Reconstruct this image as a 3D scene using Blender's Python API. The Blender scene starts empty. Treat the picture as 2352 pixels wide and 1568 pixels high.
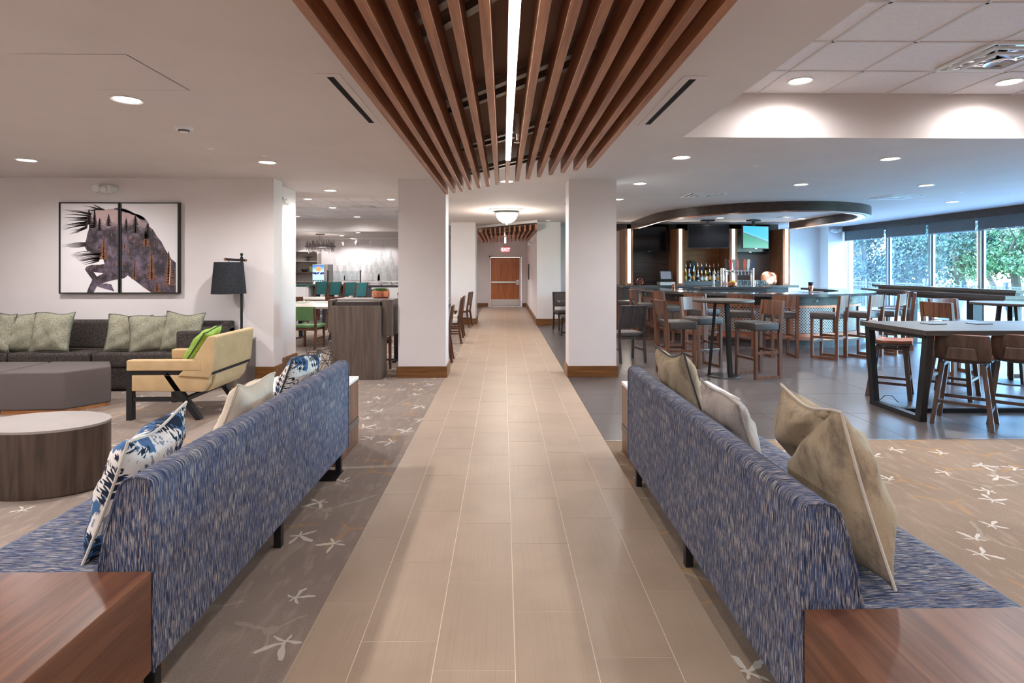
import bpy, bmesh, math, random
from mathutils import Vector, Matrix, noise as mnoise
R = math.radians
PI = math.pi
scene = bpy.context.scene
COL = scene.collection
random.seed(7)

# ------------------------------------------------------------------ camera
cam_data = bpy.data.cameras.new('camera')
cam = bpy.data.objects.new('camera', cam_data)
COL.objects.link(cam)
cam_data.sensor_width = 36.0
cam_data.lens = 1295.0 / 2352.0 * 36.0
cam_data.shift_y = -168.0 / 2352.0
cam_data.clip_start = 0.05
cam_data.clip_end = 400
cam.location = (0, 0, 1.51)
cam.rotation_euler = (R(90), 0, -math.atan(20.0 / 1295.0))
scene.camera = cam

# ------------------------------------------------------------------ world, sun, exposure
world = bpy.data.worlds.new('world')
scene.world = world
world.use_nodes = True
wn = world.node_tree
bg = wn.nodes['Background']
sky = wn.nodes.new('ShaderNodeTexSky')
sky.sky_type = 'NISHITA'
sky.sun_disc = False
sky.sun_elevation = R(52)
sky.sun_rotation = R(-90)
wn.links.new(sky.outputs[0], bg.inputs[0])
bg.inputs[1].default_value = 3.5
sd = bpy.data.lights.new('sun', 'SUN')
sd.energy = 9.0
sd.angle = R(1.0)
sd.color = (1.0, 0.95, 0.86)
so = bpy.data.objects.new('sun', sd)
COL.objects.link(so)
so.location = (-20, 5, 30)
so.rotation_euler = Vector((0.62, 0.22, -0.9)).to_track_quat('-Z', 'Y').to_euler()
scene.view_settings.view_transform = 'Standard'
scene.view_settings.look = 'None'
scene.view_settings.exposure = 0.86
scene.view_settings.gamma = 1.0
scene.view_settings.use_curve_mapping = False

# ------------------------------------------------------------------ node helpers
class V:
    """a node socket with arithmetic"""
    def __init__(s, nt, sock): s.nt = nt; s.s = sock
    def _m(s, op, *a, clamp=False):
        n = s.nt.nodes.new('ShaderNodeMath'); n.operation = op; n.use_clamp = clamp
        for i, x in enumerate((s,) + a):
            if isinstance(x, V): s.nt.links.new(x.s, n.inputs[i])
            else: n.inputs[i].default_value = x
        return V(s.nt, n.outputs[0])
    def __add__(s, o): return s._m('ADD', o)
    def __sub__(s, o): return s._m('SUBTRACT', o)
    def __mul__(s, o): return s._m('MULTIPLY', o)
    def __truediv__(s, o): return s._m('DIVIDE', o)
    def lt(s, o): return s._m('LESS_THAN', o)
    def gt(s, o): return s._m('GREATER_THAN', o)
    def abs(s): return s._m('ABSOLUTE')
    def pow(s, o): return s._m('POWER', o)
    def frac(s): return s._m('FRACT')
    def floor(s): return s._m('FLOOR')
    def sin(s): return s._m('SINE')
    def cos(s): return s._m('COSINE')
    def max(s, o): return s._m('MAXIMUM', o)
    def min(s, o): return s._m('MINIMUM', o)
    def ss(s, a, b):
        n = s.nt.nodes.new('ShaderNodeMapRange'); n.interpolation_type = 'SMOOTHSTEP'
        s.nt.links.new(s.s, n.inputs[0]); n.inputs[1].default_value = a; n.inputs[2].default_value = b
        return V(s.nt, n.outputs[0])

class Mat:
    def __init__(s, name, base=(.8, .8, .8), rough=.5, metal=0., spec=None, coord='Object'):
        s.m = bpy.data.materials.new(name); s.m.use_nodes = True
        s.nt = s.m.node_tree; s.b = s.nt.nodes['Principled BSDF']
        s.b.inputs['Base Color'].default_value = (*base, 1)
        s.b.inputs['Roughness'].default_value = rough
        s.b.inputs['Metallic'].default_value = metal
        if spec is not None: s.b.inputs['Specular IOR Level'].default_value = spec
        s.coord = coord; s._c = None
    def co(s):
        if s._c is None:
            t = s.nt.nodes.new('ShaderNodeTexCoord'); s._c = t.outputs[s.coord]; s.tc = t
        return s._c
    def xyz(s, sock=None):
        n = s.nt.nodes.new('ShaderNodeSeparateXYZ'); s.nt.links.new(sock or s.co(), n.inputs[0])
        return [V(s.nt, o) for o in n.outputs]
    def vec(s, x, y, z=0.):
        n = s.nt.nodes.new('ShaderNodeCombineXYZ')
        for i, a in enumerate((x, y, z)):
            if isinstance(a, V): s.nt.links.new(a.s, n.inputs[i])
            else: n.inputs[i].default_value = a
        return n.outputs[0]
    def scaled(s, sc, vec=None):
        n = s.nt.nodes.new('ShaderNodeMapping'); s.nt.links.new(vec or s.co(), n.inputs[0])
        n.inputs['Scale'].default_value = sc if not isinstance(sc, (int, float)) else (sc,) * 3
        return n.outputs[0]
    def noise(s, sc, detail=3., rough=.55, vec=None, dist=0.):
        n = s.nt.nodes.new('ShaderNodeTexNoise'); s.nt.links.new(s.scaled(sc, vec), n.inputs['Vector'])
        n.inputs['Scale'].default_value = 1.; n.inputs['Detail'].default_value = detail
        n.inputs['Roughness'].default_value = rough; n.inputs['Distortion'].default_value = dist
        return V(s.nt, n.outputs[0])
    def mix(s, f, a, b):
        n = s.nt.nodes.new('ShaderNodeMix'); n.data_type = 'RGBA'
        for sock, x in ((n.inputs[0], f), (n.inputs[6], a), (n.inputs[7], b)):
            if isinstance(x, V): s.nt.links.new(x.s, sock)
            elif isinstance(x, (int, float)): sock.default_value = x
            elif isinstance(x, tuple): sock.default_value = (*x, 1)
            else: s.nt.links.new(x, sock)
        return n.outputs[2]
    def ramp(s, f, *stops):
        n = s.nt.nodes.new('ShaderNodeValToRGB'); s.nt.links.new(f.s, n.inputs[0])
        e = n.color_ramp.elements
        while len(e) < len(stops): e.new(.5)
        for i, (p, c) in enumerate(stops): e[i].position = p; e[i].color = (*c, 1)
        return n.outputs[0]
    def color(s, sock): s.nt.links.new(sock, s.b.inputs['Base Color']); return s
    def rough(s, v): s.nt.links.new(v.s, s.b.inputs['Roughness']); return s
    def bump(s, v, strength=.3, dist=.002):
        n = s.nt.nodes.new('ShaderNodeBump'); s.nt.links.new(v.s, n.inputs['Height'])
        n.inputs['Strength'].default_value = strength; n.inputs['Distance'].default_value = dist
        s.nt.links.new(n.outputs[0], s.b.inputs['Normal']); return s
    def emit(s, c, k):
        s.b.inputs['Emission Color'].default_value = (*c, 1); s.b.inputs['Emission Strength'].default_value = k; return s

def srgb(r, g, b):
    f = lambda c: (c / 255 / 12.92) if c / 255 <= .04045 else ((c / 255 + .055) / 1.055) ** 2.4
    return (f(r), f(g), f(b))

def plain(name, c, rough=.5, metal=0., var=.08, nscale=6., bump=0., spec=None):
    m = Mat(name, c, rough, metal, spec)
    n = m.noise(nscale)
    d = tuple(x * (1 - var) for x in c); l = tuple(min(1, x * (1 + var)) for x in c)
    m.color(m.mix(n.ss(.3, .7), d, l))
    if bump: m.bump(m.noise(nscale * 25, 2.), bump, .001)
    return m.m

def wood(name, dark, light, axis=2, rough=.4, sc=1., bump=.05):
    """grain runs along the axis given (0 x, 1 y, 2 z)"""
    m = Mat(name, light, rough)
    s1 = [22 * sc] * 3; s1[axis] = 1.3 * sc
    s2 = [160 * sc] * 3; s2[axis] = 4 * sc
    n1 = m.noise(tuple(s1), 4., .6, dist=.6); n2 = m.noise(tuple(s2), 2.)
    c1 = m.mix(n1.ss(.32, .68), dark, light)
    mid = tuple((a * .45 + b * .2) for a, b in zip(dark, light))
    m.color(m.mix(n2.ss(.55, .8) * .5, c1, mid))
    m.bump(n2, bump, .001)
    return m.m

def fabric(name, a, b, sc=260., rough=.9, bump=.4):
    m = Mat(name, a, rough, spec=.2)
    n1 = m.noise((sc, sc * .25, sc * .25), 2.); n2 = m.noise((sc * .25, sc * .25, sc), 2.)
    n3 = m.noise(5., 2.)
    f = (n1 + n2) * .5
    m.color(m.mix(f.ss(.38, .62) * (n3 + .5), a, b))
    m.bump(f, bump, .001)
    return m.m

# ------------------------------------------------------------------ mesh helpers
class B:
    def __init__(s): s.bm = bmesh.new()
    def _new(s, verts, faces):
        vs = [s.bm.verts.new(v) for v in verts]
        fs = []
        for f in faces:
            try: fs.append(s.bm.faces.new([vs[i] for i in f]))
            except ValueError: pass
        return vs, fs
    def box(s, x0, x1, y0, y1, z0, z1, bev=0., seg=2):
        vs, fs = s._new([(x0, y0, z0), (x1, y0, z0), (x1, y1, z0), (x0, y1, z0), (x0, y0, z1), (x1, y0, z1), (x1, y1, z1), (x0, y1, z1)],
                        [(0, 3, 2, 1), (4, 5, 6, 7), (0, 1, 5, 4), (1, 2, 6, 5), (2, 3, 7, 6), (3, 0, 4, 7)])
        if bev:
            ed = list({e for f in fs for e in f.edges})
            bmesh.ops.bevel(s.bm, geom=ed, offset=bev, segments=seg, affect='EDGES', profile=.6)
        return s
    def cbox(s, c, d, bev=0., seg=2):
        return s.box(c[0] - d[0] / 2, c[0] + d[0] / 2, c[1] - d[1] / 2, c[1] + d[1] / 2, c[2] - d[2] / 2, c[2] + d[2] / 2, bev, seg)
    def prism(s, poly, a0, a1, axis=2, bev=0., seg=2):
        """extrude a 2D polygon along an axis"""
        def P(u, v, w): return ((w, u, v), (u, w, v), (u, v, w))[axis]
        n = len(poly)
        vs, fs = s._new([P(u, v, a0) for u, v in poly] + [P(u, v, a1) for u, v in poly],
                        [tuple(range(n))[::-1], tuple(range(n, 2 * n))] + [(i, (i + 1) % n, n + (i + 1) % n, n + i) for i in range(n)])
        bmesh.ops.recalc_face_normals(s.bm, faces=fs)
        if bev:
            ed = list({e for f in fs for e in f.edges})
            bmesh.ops.bevel(s.bm, geom=ed, offset=bev, segments=seg, affect='EDGES', profile=.6)
        return s
    def bar(s, p0, p1, w, h=None, up=(0, 0, 1)):
        """rectangular bar from p0 to p1; h is measured along 'up' """
        h = h or w
        p0, p1 = Vector(p0), Vector(p1); d = (p1 - p0).normalized()
        upv = Vector(up)
        if abs(d.dot(upv)) > .98: upv = Vector((0, 1, 0))
        a = d.cross(upv).normalized(); b = a.cross(d).normalized()
        o = []
        for p in (p0, p1):
            for i, j in ((-1, -1), (1, -1), (1, 1), (-1, 1)): o.append(p + a * (w / 2 * i) + b * (h / 2 * j))
        vs, fs = s._new(o, [(3, 2, 1, 0), (4, 5, 6, 7), (0, 1, 5, 4), (1, 2, 6, 5), (2, 3, 7, 6), (3, 0, 4, 7)])
        bmesh.ops.recalc_face_normals(s.bm, faces=fs)
        return s
    def tube(s, pts, r, seg=8, r1=None, cap=True, closed=False):
        pts = [Vector(p) for p in pts]; n = len(pts); rings = []
        prev = None
        for i, p in enumerate(pts):
            if closed: d = (pts[(i + 1) % n] - pts[i - 1]).normalized()
            else: d = (pts[min(i + 1, n - 1)] - pts[max(i - 1, 0)]).normalized()
            ref = prev if prev is not None else (Vector((0, 0, 1)) if abs(d.z) < .9 else Vector((1, 0, 0)))
            a = (ref - d * ref.dot(d)).normalized(); b = d.cross(a); prev = a
            rr = r if r1 is None else r + (r1 - r) * i / max(1, n - 1)
            rings.append([s.bm.verts.new(p + (a * math.cos(2 * PI * k / seg) + b * math.sin(2 * PI * k / seg)) * rr) for k in range(seg)])
        fs = []
        for i in range(n if closed else n - 1):
            A, Bq = rings[i], rings[(i + 1) % n]
            for k in range(seg): fs.append(s.bm.faces.new((A[k], A[(k + 1) % seg], Bq[(k + 1) % seg], Bq[k])))
        if cap and not closed:
            fs.append(s.bm.faces.new(rings[0][::-1])); fs.append(s.bm.faces.new(rings[-1]))
        bmesh.ops.recalc_face_normals(s.bm, faces=fs)
        return s
    def cyl(s, c, r, z0, z1, seg=24, r1=None):
        return s.tube([(c[0], c[1], z0), (c[0], c[1], z1)], r, seg, r1)
    def lathe(s, prof, c=(0, 0, 0), seg=24, sx=1., sy=1.):
        """profile of (r, z); closed where r is 0"""
        rings = []
        for r, z in prof:
            if r < 1e-6: rings.append([s.bm.verts.new((c[0], c[1], c[2] + z))])
            else: rings.append([s.bm.verts.new((c[0] + r * sx * math.cos(2 * PI * k / seg), c[1] + r * sy * math.sin(2 * PI * k / seg), c[2] + z)) for k in range(seg)])
        fs = []
        for A, Bq in zip(rings, rings[1:]):
            for k in range(seg):
                q = (k + 1) % seg
                if len(A) == 1 and len(Bq) == 1: break
                if len(A) == 1: fs.append(s.bm.faces.new((A[0], Bq[q], Bq[k])))
                elif len(Bq) == 1: fs.append(s.bm.faces.new((A[k], A[q], Bq[0])))
                else: fs.append(s.bm.faces.new((A[k], A[q], Bq[q], Bq[k])))
        bmesh.ops.recalc_face_normals(s.bm, faces=fs)
        return s
    def ball(s, c, r, sub=2, sc=(1, 1, 1)):
        g = bmesh.ops.create_icosphere(s.bm, subdivisions=sub, radius=r)
        for v in g['verts']: v.co = Vector((v.co.x * sc[0] + c[0], v.co.y * sc[1] + c[1], v.co.z * sc[2] + c[2]))
        return s
    def mesh(s, name, smooth=False, auto=None):
        me = bpy.data.meshes.new(name); s.bm.to_mesh(me); s.bm.free()
        if smooth:
            for p in me.polygons: p.use_smooth = True
            me.set_sharp_from_angle(angle=R(auto or 40))
        return me
    def obj(s, name, mat, parent=None, smooth=False, loc=(0, 0, 0), rot=(0, 0, 0), auto=None):
        return put(name, s.mesh(name, smooth, auto), mat, parent, loc, rot)

def put(name, me, mat, parent=None, loc=(0, 0, 0), rot=(0, 0, 0)):
    o = bpy.data.objects.new(name, me); COL.objects.link(o)
    if mat is not None and not me.materials: me.materials.append(mat)
    o.location = loc; o.rotation_euler = rot
    if parent is not None: o.parent = parent
    return o

def tag(o, label, cat, group=None):
    o['label'] = label; o['category'] = cat
    if group: o['group'] = group
    return o

def struct(o): o['kind'] = 'structure'; return o

def thing(name, label, cat, loc=(0, 0, 0), rz=0., group=None, rot=None):
    o = bpy.data.objects.new(name, None); COL.objects.link(o)
    o.empty_display_size = .1; o.location = loc
    o.rotation_euler = rot if rot else (0, 0, rz)
    return tag(o, label, cat, group)

def dup(root, loc, rz=0., label=None, group=None, rot=None):
    def cp(o, par):
        c = o.copy(); COL.objects.link(c)
        if par is not None: c.parent = par
        for ch in o.children: cp(ch, c)
        return c
    r = cp(root, None); r.location = loc; r.rotation_euler = rot if rot else (0, 0, rz)
    if label: r['label'] = label
    if group: r['group'] = group
    return r

def mkmesh(name, verts, faces):
    me = bpy.data.meshes.new(name); me.from_pydata(verts, [], faces); me.update(); return me
# ------------------------------------------------------------------ materials
WALL = plain('wall_paint', srgb(232, 225, 225), .75, var=.02, nscale=2.)
CEILM = plain('ceiling_paint', srgb(222, 213, 210), .85, var=.02, nscale=1.5)
TILEC = plain('acoustic_tile', srgb(240, 234, 236), .9, var=.03, nscale=40., bump=.2)
GRIDM = plain('ceiling_grid_white', srgb(225, 222, 222), .5, var=.02)
WHITE = plain('white_plastic', srgb(236, 236, 234), .4, var=.02)
BLACK = plain('black_metal', srgb(26, 26, 28), .42, 0., var=.15, nscale=20.)
BLACKP = plain('black_plastic', srgb(16, 16, 18), .35, var=.1)
SLOT = plain('dark_slot', srgb(8, 8, 8), .9, var=.1)
CHROME = plain('chrome', (.82, .83, .85), .12, 1., var=.03)
STEEL = plain('brushed_steel', (.62, .61, .6), .32, 1., var=.06, nscale=60.)
COPPER = plain('copper', srgb(226, 150, 118), .25, 1., var=.06, nscale=30.)
COPPERD = plain('aged_copper', srgb(176, 116, 92), .38, 1., var=.12, nscale=14.)
OAK = wood('oak_baseboard', srgb(104, 66, 32), srgb(140, 94, 50), 0, .38)
SLATW = wood('slat_wood', srgb(144, 92, 62), srgb(184, 126, 90), 1, .42)
WALNUT = wood('walnut_cube', srgb(90, 56, 41), srgb(124, 82, 60), 1, .3)
WALNUTX = wood('walnut_table', srgb(92, 58, 42), srgb(136, 92, 70), 2, .35)
STOOLW = wood('stool_walnut', srgb(78, 48, 34), srgb(122, 80, 58), 2, .4)
GREYW = wood('grey_brown_veneer', srgb(88, 75, 68), srgb(112, 98, 90), 2, .4)
GREYWX = wood('grey_brown_top', srgb(54, 47, 42), srgb(76, 67, 60), 0, .5)
DRUMW = wood('drum_veneer', srgb(62, 50, 44), srgb(92, 76, 66), 2, .42)
BARW = wood('bar_dark_wood', srgb(44, 33, 29), srgb(74, 57, 48), 0, .32)
BARPANEL = wood('back_bar_panel', srgb(52, 44, 44), srgb(74, 62, 60), 0, .45)
HONEYW = wood('honey_wood_panel', srgb(140, 90, 52), srgb(182, 122, 74), 0, .4)
POSTW = wood('bar_post_wood', srgb(112, 76, 52), srgb(156, 110, 78), 2, .38)
DOORW = wood('cherry_door', srgb(164, 92, 46), srgb(196, 116, 62), 2, .38)
CHAIRW = wood('chair_brown', srgb(70, 40, 26), srgb(108, 64, 42), 2, .4)
LEGW = wood('counter_chair_wood', srgb(68, 52, 46), srgb(94, 74, 64), 2, .4)
GREENL = plain('green_leather', srgb(92, 132, 84), .4, var=.08, nscale=10., bump=.1)
TEALL = plain('teal_leather', srgb(44, 110, 112), .35, var=.08, nscale=10., bump=.1)
SEATL = plain('charcoal_leather', srgb(70, 64, 62), .45, var=.08, nscale=12., bump=.15)
COGNAC = plain('cognac_leather', srgb(138, 82, 58), .4, var=.1, nscale=9., bump=.15)
TAN = plain('tan_suede', srgb(198, 168, 126), .85, var=.07, nscale=7., bump=.25)
CREAMF = plain('cream_linen', srgb(222, 206, 186), .85, var=.05, nscale=12., bump=.2)
WHITETOP = plain('white_laminate', srgb(240, 238, 236), .3, var=.01)
TOPGREY = plain('taupe_laminate', srgb(160, 152, 148), .6, var=.02)
STONE = plain('bar_quartz', srgb(78, 78, 80), .16, var=.12, nscale=40.)
LAPTOP = plain('grey_table_top', srgb(98, 92, 86), .25, var=.08, nscale=20.)
SOFAF = fabric('dark_sofa_fabric', srgb(46, 42, 40), srgb(86, 78, 74), 130.)
SAGE = fabric('sage_linen', srgb(122, 120, 104), srgb(168, 164, 144), 220.)
OTTO = None
GREENF = fabric('lime_linen', srgb(122, 158, 62), srgb(162, 192, 92), 240.)
LAMPF = fabric('black_shade', srgb(28, 29, 33), srgb(58, 60, 66), 240., .7)
SHADEF = fabric('roller_shade', srgb(96, 106, 112), srgb(118, 128, 132), 300., .8)
LIGHTF = fabric('oatmeal_fabric', srgb(196, 190, 182), srgb(216, 212, 206), 220.)
BRICKW = plain('warm_brown_paint', srgb(150, 112, 92), .6, var=.05)
TREEB = plain('tree_bark', srgb(70, 62, 56), .9, var=.25, nscale=8., bump=.4)
LEAF = [plain('leaf_%d' % i, srgb(*c), .6, var=.3, nscale=3.) for i, c in enumerate(((28, 56, 44), (46, 78, 40), (18, 48, 50)))]
GRASS = plain('lawn', srgb(140, 160, 104), .9, var=.25, nscale=5.)
PATIO = plain('patio_concrete', srgb(206, 204, 198), .8, var=.06, nscale=4.)
POOL = plain('pool_water', srgb(40, 120, 170), .1, var=.1, nscale=3.)

def emis(name, c, k):
    m = Mat(name, c, .5); m.emit(c, k); n = m.noise(3.); m.rough(n * .2 + .4); return m.m
LENS = emis('downlight_lens', (1., .95, .88), 12.)
LED = emis('led_strip', (1., .95, .9), 14.)
LEDW = emis('led_warm', (1., .9, .78), 11.)
DOME = emis('dome_glass', (1., .95, .86), 3.)
BULB = emis('bulb', (1., .88, .7), 12.)

def _otto():
    m = Mat('quilted_grey', srgb(96, 86, 86), .7)
    x, y, z = m.xyz()
    s = 620.
    a = ((x + z) * s).sin() ; b = ((y + z * .6) * s).sin()
    f = (a * b).ss(-.5, .5)
    m.color(m.mix(f, srgb(88, 79, 79), srgb(104, 95, 93))); m.bump(f, .25, .002); return m.m
OTTO = _otto()

def _blue():
    m = Mat('blue_tweed', srgb(60, 80, 120), .85, spec=.2)
    x, y, z = m.xyz()
    nx, ny, nz = m.xyz(m.nt.nodes.new('ShaderNodeNewGeometry').outputs['Normal'])
    e = ny.abs().gt(.7)
    u = y * (e * -1. + 1.) + x * e
    v = x * .9 + z
    fine = m.noise((420., 18., 1.), 2., vec=m.vec(u, v))
    fine2 = m.noise((60., 330., 1.), 2., vec=m.vec(u, v))
    mid = m.noise((130., 9., 1.), 3., vec=m.vec(u + 3.1, v))
    big = m.noise((6., 5., 1.), 2., vec=m.vec(u + 9., v))
    c1 = m.mix(mid.ss(.4, .6), srgb(44, 54, 82), srgb(72, 88, 122))
    c2 = m.mix(fine.ss(.5, .6) * (big.ss(.25, .75) * .5 + .5), c1, srgb(190, 182, 174))
    c3 = m.mix(fine2.ss(.6, .72) * .8, c2, srgb(58, 82, 128))
    c4 = m.mix(fine.ss(.36, .3) * .0 + (fine2.ss(.36, .26) * .7), c3, srgb(34, 42, 66))
    m.color(c4); m.bump(fine + fine2, .35, .0015); return m.m
BLUE = _blue()

def _star(m, vec, scale, n, L, seed, sharp):
    vo = m.nt.nodes.new('ShaderNodeTexVoronoi'); vo.voronoi_dimensions = '2D'
    mp = m.nt.nodes.new('ShaderNodeMapping'); m.nt.links.new(vec, mp.inputs[0]); mp.inputs['Location'].default_value = (seed, seed * .7, 0)
    m.nt.links.new(mp.outputs[0], vo.inputs['Vector']); vo.inputs['Scale'].default_value = scale; vo.inputs['Randomness'].default_value = .8
    sub = m.nt.nodes.new('ShaderNodeVectorMath'); sub.operation = 'SUBTRACT'
    m.nt.links.new(mp.outputs[0], sub.inputs[0]); m.nt.links.new(vo.outputs['Position'], sub.inputs[1])
    x, y, z = m.xyz(sub.outputs[0])
    r, g, b = m.xyz(vo.outputs['Color'])
    a = y._m('ARCTAN2', x) + r * 6.28
    rad = (x * x + y * y)._m('SQRT')
    arm = (a * (n / 2.)).cos().abs().pow(sharp)
    asym = (a * 1. + g * 6.28).sin() * .4 + .75
    reach = arm * asym * (b * .9 + .45) * L + L * .14
    return (reach - rad).ss(-.004, .006), b

def _carpet(name, base, dark, k):
    m = Mat(name, base, .95, spec=.1)
    n1 = m.noise(1.6, 4.); n2 = m.noise(150., 3., .7); n3 = m.noise((18., 5., 1.), 4.)
    c = m.mix(n1.ss(.3, .7), dark, base)
    c = m.mix((n2.ss(.4, .62)) * .5, c, tuple(x * .62 for x in base))
    c = m.mix(n3.ss(.5, .68) * .4, c, tuple(min(1, x * 1.3) for x in base))
    wn_ = m.nt.nodes.new('ShaderNodeTexNoise'); wn_.inputs['Scale'].default_value = 14.; m.nt.links.new(m.co(), wn_.inputs['Vector'])
    vm = m.nt.nodes.new('ShaderNodeVectorMath'); vm.operation = 'MULTIPLY_ADD'; vm.inputs[1].default_value = (.045, .045, 0)
    m.nt.links.new(wn_.outputs['Color'], vm.inputs[0]); m.nt.links.new(m.co(), vm.inputs[2]); co = vm.outputs[0]
    f2, b2 = _star(m, co, 2.3, 3, .20, 3.7, 46.)
    c = m.mix(f2 * b2.gt(.35) * .4 * k, c, srgb(186, 140, 84))
    f1, b1 = _star(m, co, 2.9, 5, .085, 0., 6.)
    c = m.mix(f1 * b1.gt(.3) * .7 * k, c, srgb(222, 214, 204))
    f3, b3 = _star(m, co, 2.1, 3, .22, 8.3, 120.)
    c = m.mix(f3 * b3.gt(.5) * .2 * k, c, srgb(210, 198, 182))
    m.color(c); m.bump(n2, .5, .003); return m.m
CARPET = _carpet('grey_star_carpet', srgb(154, 139, 129), srgb(138, 124, 115), 1.)
CARPETR = _carpet('star_carpet_right_lit', srgb(154, 134, 116), srgb(138, 119, 102), 1.)  # same carpet, with this side's different lighting put into its colour

def _ptile(name, a, b, rough, lines=True):
    m = Mat(name, a, rough, coord='Generated')
    t = m.nt.nodes.new('ShaderNodeObjectInfo')
    g = m.nt.nodes.new('ShaderNodeNewGeometry')
    pos = g.outputs['Position']
    n1 = m.noise(2.2, 4., vec=pos); n2 = m.noise((150., 1.5, 1.), 2., vec=pos)
    rnd = V(m.nt, t.outputs['Random'])
    f = (n1.ss(.3, .7) * .7 + rnd * .3)
    c = m.mix(f, a, b)
    c = m.mix(n2.ss(.5, .7) * .22, c, tuple(x * .78 for x in a))
    m.color(c); m.rough(n1 * .12 + (rough - .06)); m.bump(n2, .08, .001); return m.m
BEIGE = _ptile('beige_porcelain', srgb(164, 143, 124), srgb(179, 158, 138), .42)
DARKT = _ptile('dark_porcelain', srgb(78, 71, 69), srgb(92, 84, 81), .3)
GROUT = plain('pale_grout', srgb(230, 214, 196), .8, var=.02)
GROUTD = plain('dark_grout', srgb(66, 60, 58), .8, var=.02)

def _hound():
    m = Mat('houndstooth_print', srgb(235, 232, 226), .85, spec=.2)
    x, y, z = m.xyz()
    s = 30.
    a = x * s; b = z * s
    fx = a.frac().gt(.5); fz = b.frac().gt(.5)
    same = (fx - fz).abs().lt(.5)
    diag = ((a + b) * 2.).frac().gt(.5)
    tooth = same * fx + (same * -1. + 1.) * diag
    b1 = m.noise(5., 3., .6); b2 = m.noise(4.5, 3., .6, vec=m.vec(x + 7.3, z + 2.2, y))
    b3 = m.noise((60., 60., 9.), 2., vec=m.co())
    white = srgb(232, 226, 220)
    c = m.mix((b1.ss(.52, .54)), white, srgb(74, 112, 156))
    c = m.mix((b1.gt(.6) * b2.gt(.44)), c, srgb(28, 44, 70))
    zone = b2.ss(.45, .47)
    c = m.mix(zone * tooth, c, srgb(36, 46, 66))
    c = m.mix(b2.lt(.42) * b3.gt(.55) * .7, c, srgb(62, 92, 132))
    m.color(c); m.bump(m.noise(300., 2.), .15, .001); return m.m
HOUND = _hound()

def _weathered(name, base, dark):
    m = Mat(name, base, .9, spec=.15)
    n1 = m.noise((13., 13., 6.), 5., .7); n2 = m.noise(260., 3., .7); n3 = m.noise((70., 30., 5.), 3.)
    c = m.mix(n1.ss(.44, .72) * .85, base, dark)
    c = m.mix(n3.ss(.66, .74) * .55, c, tuple(x * .5 for x in dark))
    c = m.mix(n2.ss(.42, .62) * .4, c, tuple(x * .66 for x in base))
    m.color(c); m.bump(n2 + n1, .3, .002); return m.m
WEATH = _weathered('weathered_cotton', srgb(184, 167, 142), srgb(108, 98, 90))
WEATH2 = _weathered('pale_weathered_cotton', srgb(192, 182, 174), srgb(128, 122, 120))

def _diamond():
    m = Mat('diamond_mesh', srgb(190, 186, 182), .35, .3)
    x, y, z = m.xyz(m.nt.nodes.new('ShaderNodeTexCoord').outputs['UV'])
    s = 1.
    a = ((x + y) * s).frac() - .5; b = ((x - y) * s).frac() - .5
    hole = a.abs().lt(.34) * b.abs().lt(.34)
    m.color(m.mix(hole, srgb(176, 164, 158), srgb(46, 38, 36)))
    m.nt.links.new((hole * -.5 + .5).s, m.b.inputs['Metallic'])
    m.bump(hole * -1., .6, .004); return m.m
DIAMOND = _diamond()

def glass_mat(name, tint, gloss=.06):
    m = bpy.data.materials.new(name); m.use_nodes = True; nt = m.node_tree
    nt.nodes.remove(nt.nodes['Principled BSDF']); out = nt.nodes['Material Output']
    t = nt.nodes.new('ShaderNodeBsdfTransparent'); t.inputs[0].default_value = (*tint, 1)
    g = nt.nodes.new('ShaderNodeBsdfGlossy'); g.inputs['Roughness'].default_value = .02
    fr = nt.nodes.new('ShaderNodeLayerWeight'); fr.inputs[0].default_value = .25
    pw = nt.nodes.new('ShaderNodeMath'); pw.operation = 'MULTIPLY_ADD'; pw.inputs[1].default_value = .35; pw.inputs[2].default_value = gloss * .5
    nt.links.new(fr.outputs['Facing'], pw.inputs[0])
    mx = nt.nodes.new('ShaderNodeMixShader')
    nt.links.new(pw.outputs[0], mx.inputs[0]); nt.links.new(t.outputs[0], mx.inputs[1]); nt.links.new(g.outputs[0], mx.inputs[2])
    nt.links.new(mx.outputs[0], out.inputs[0]); return m
PANE = glass_mat('tinted_window_glass', (.70, .87, .97))
CLEAR = glass_mat('clear_glass', (.9, .94, .96))
GREENG = glass_mat('bottle_glass_green', (.5, .62, .45))
# ------------------------------------------------------------------ the setting
CEIL = 2.745
HIGH = 3.16
def rects(x0, x1, y0, y1, holes):
    xs = sorted({x0, x1} | {min(max(v, x0), x1) for h in holes for v in h[:2]})
    ys = sorted({y0, y1} | {min(max(v, y0), y1) for h in holes for v in h[2:]})
    out = []
    for a, b in zip(xs, xs[1:]):
        run = None
        for c, d in zip(ys, ys[1:]):
            inh = any(h[0] <= (a + b) / 2 <= h[1] and h[2] <= (c + d) / 2 <= h[3] for h in holes)
            if inh:
                if run: out.append((a, b, *run)); run = None
            else: run = (run[0], d) if run else (c, d)
        if run: out.append((a, b, *run))
    return out

WX0, WX1 = -.805, .89
# subfloor
struct(B().box(-9.2, 10.4, -6.2, 24.4, -.3, -.014).obj('floor', GROUTD))
# carpets
struct(B().box(-9.0, WX0, -6, 15.2, -.012, 0.).obj('floor_carpet_left', CARPET))
struct(B().box(WX1, 10.2, -6, 4.92, -.012, 0.).obj('floor_carpet_right', CARPETR))
# dining side of the corridor beyond the carpet
struct(B().box(-8.8, WX0, 15.2, 24.2, -.012, 0.).obj('floor_tile_rear', DARKT))
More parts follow.
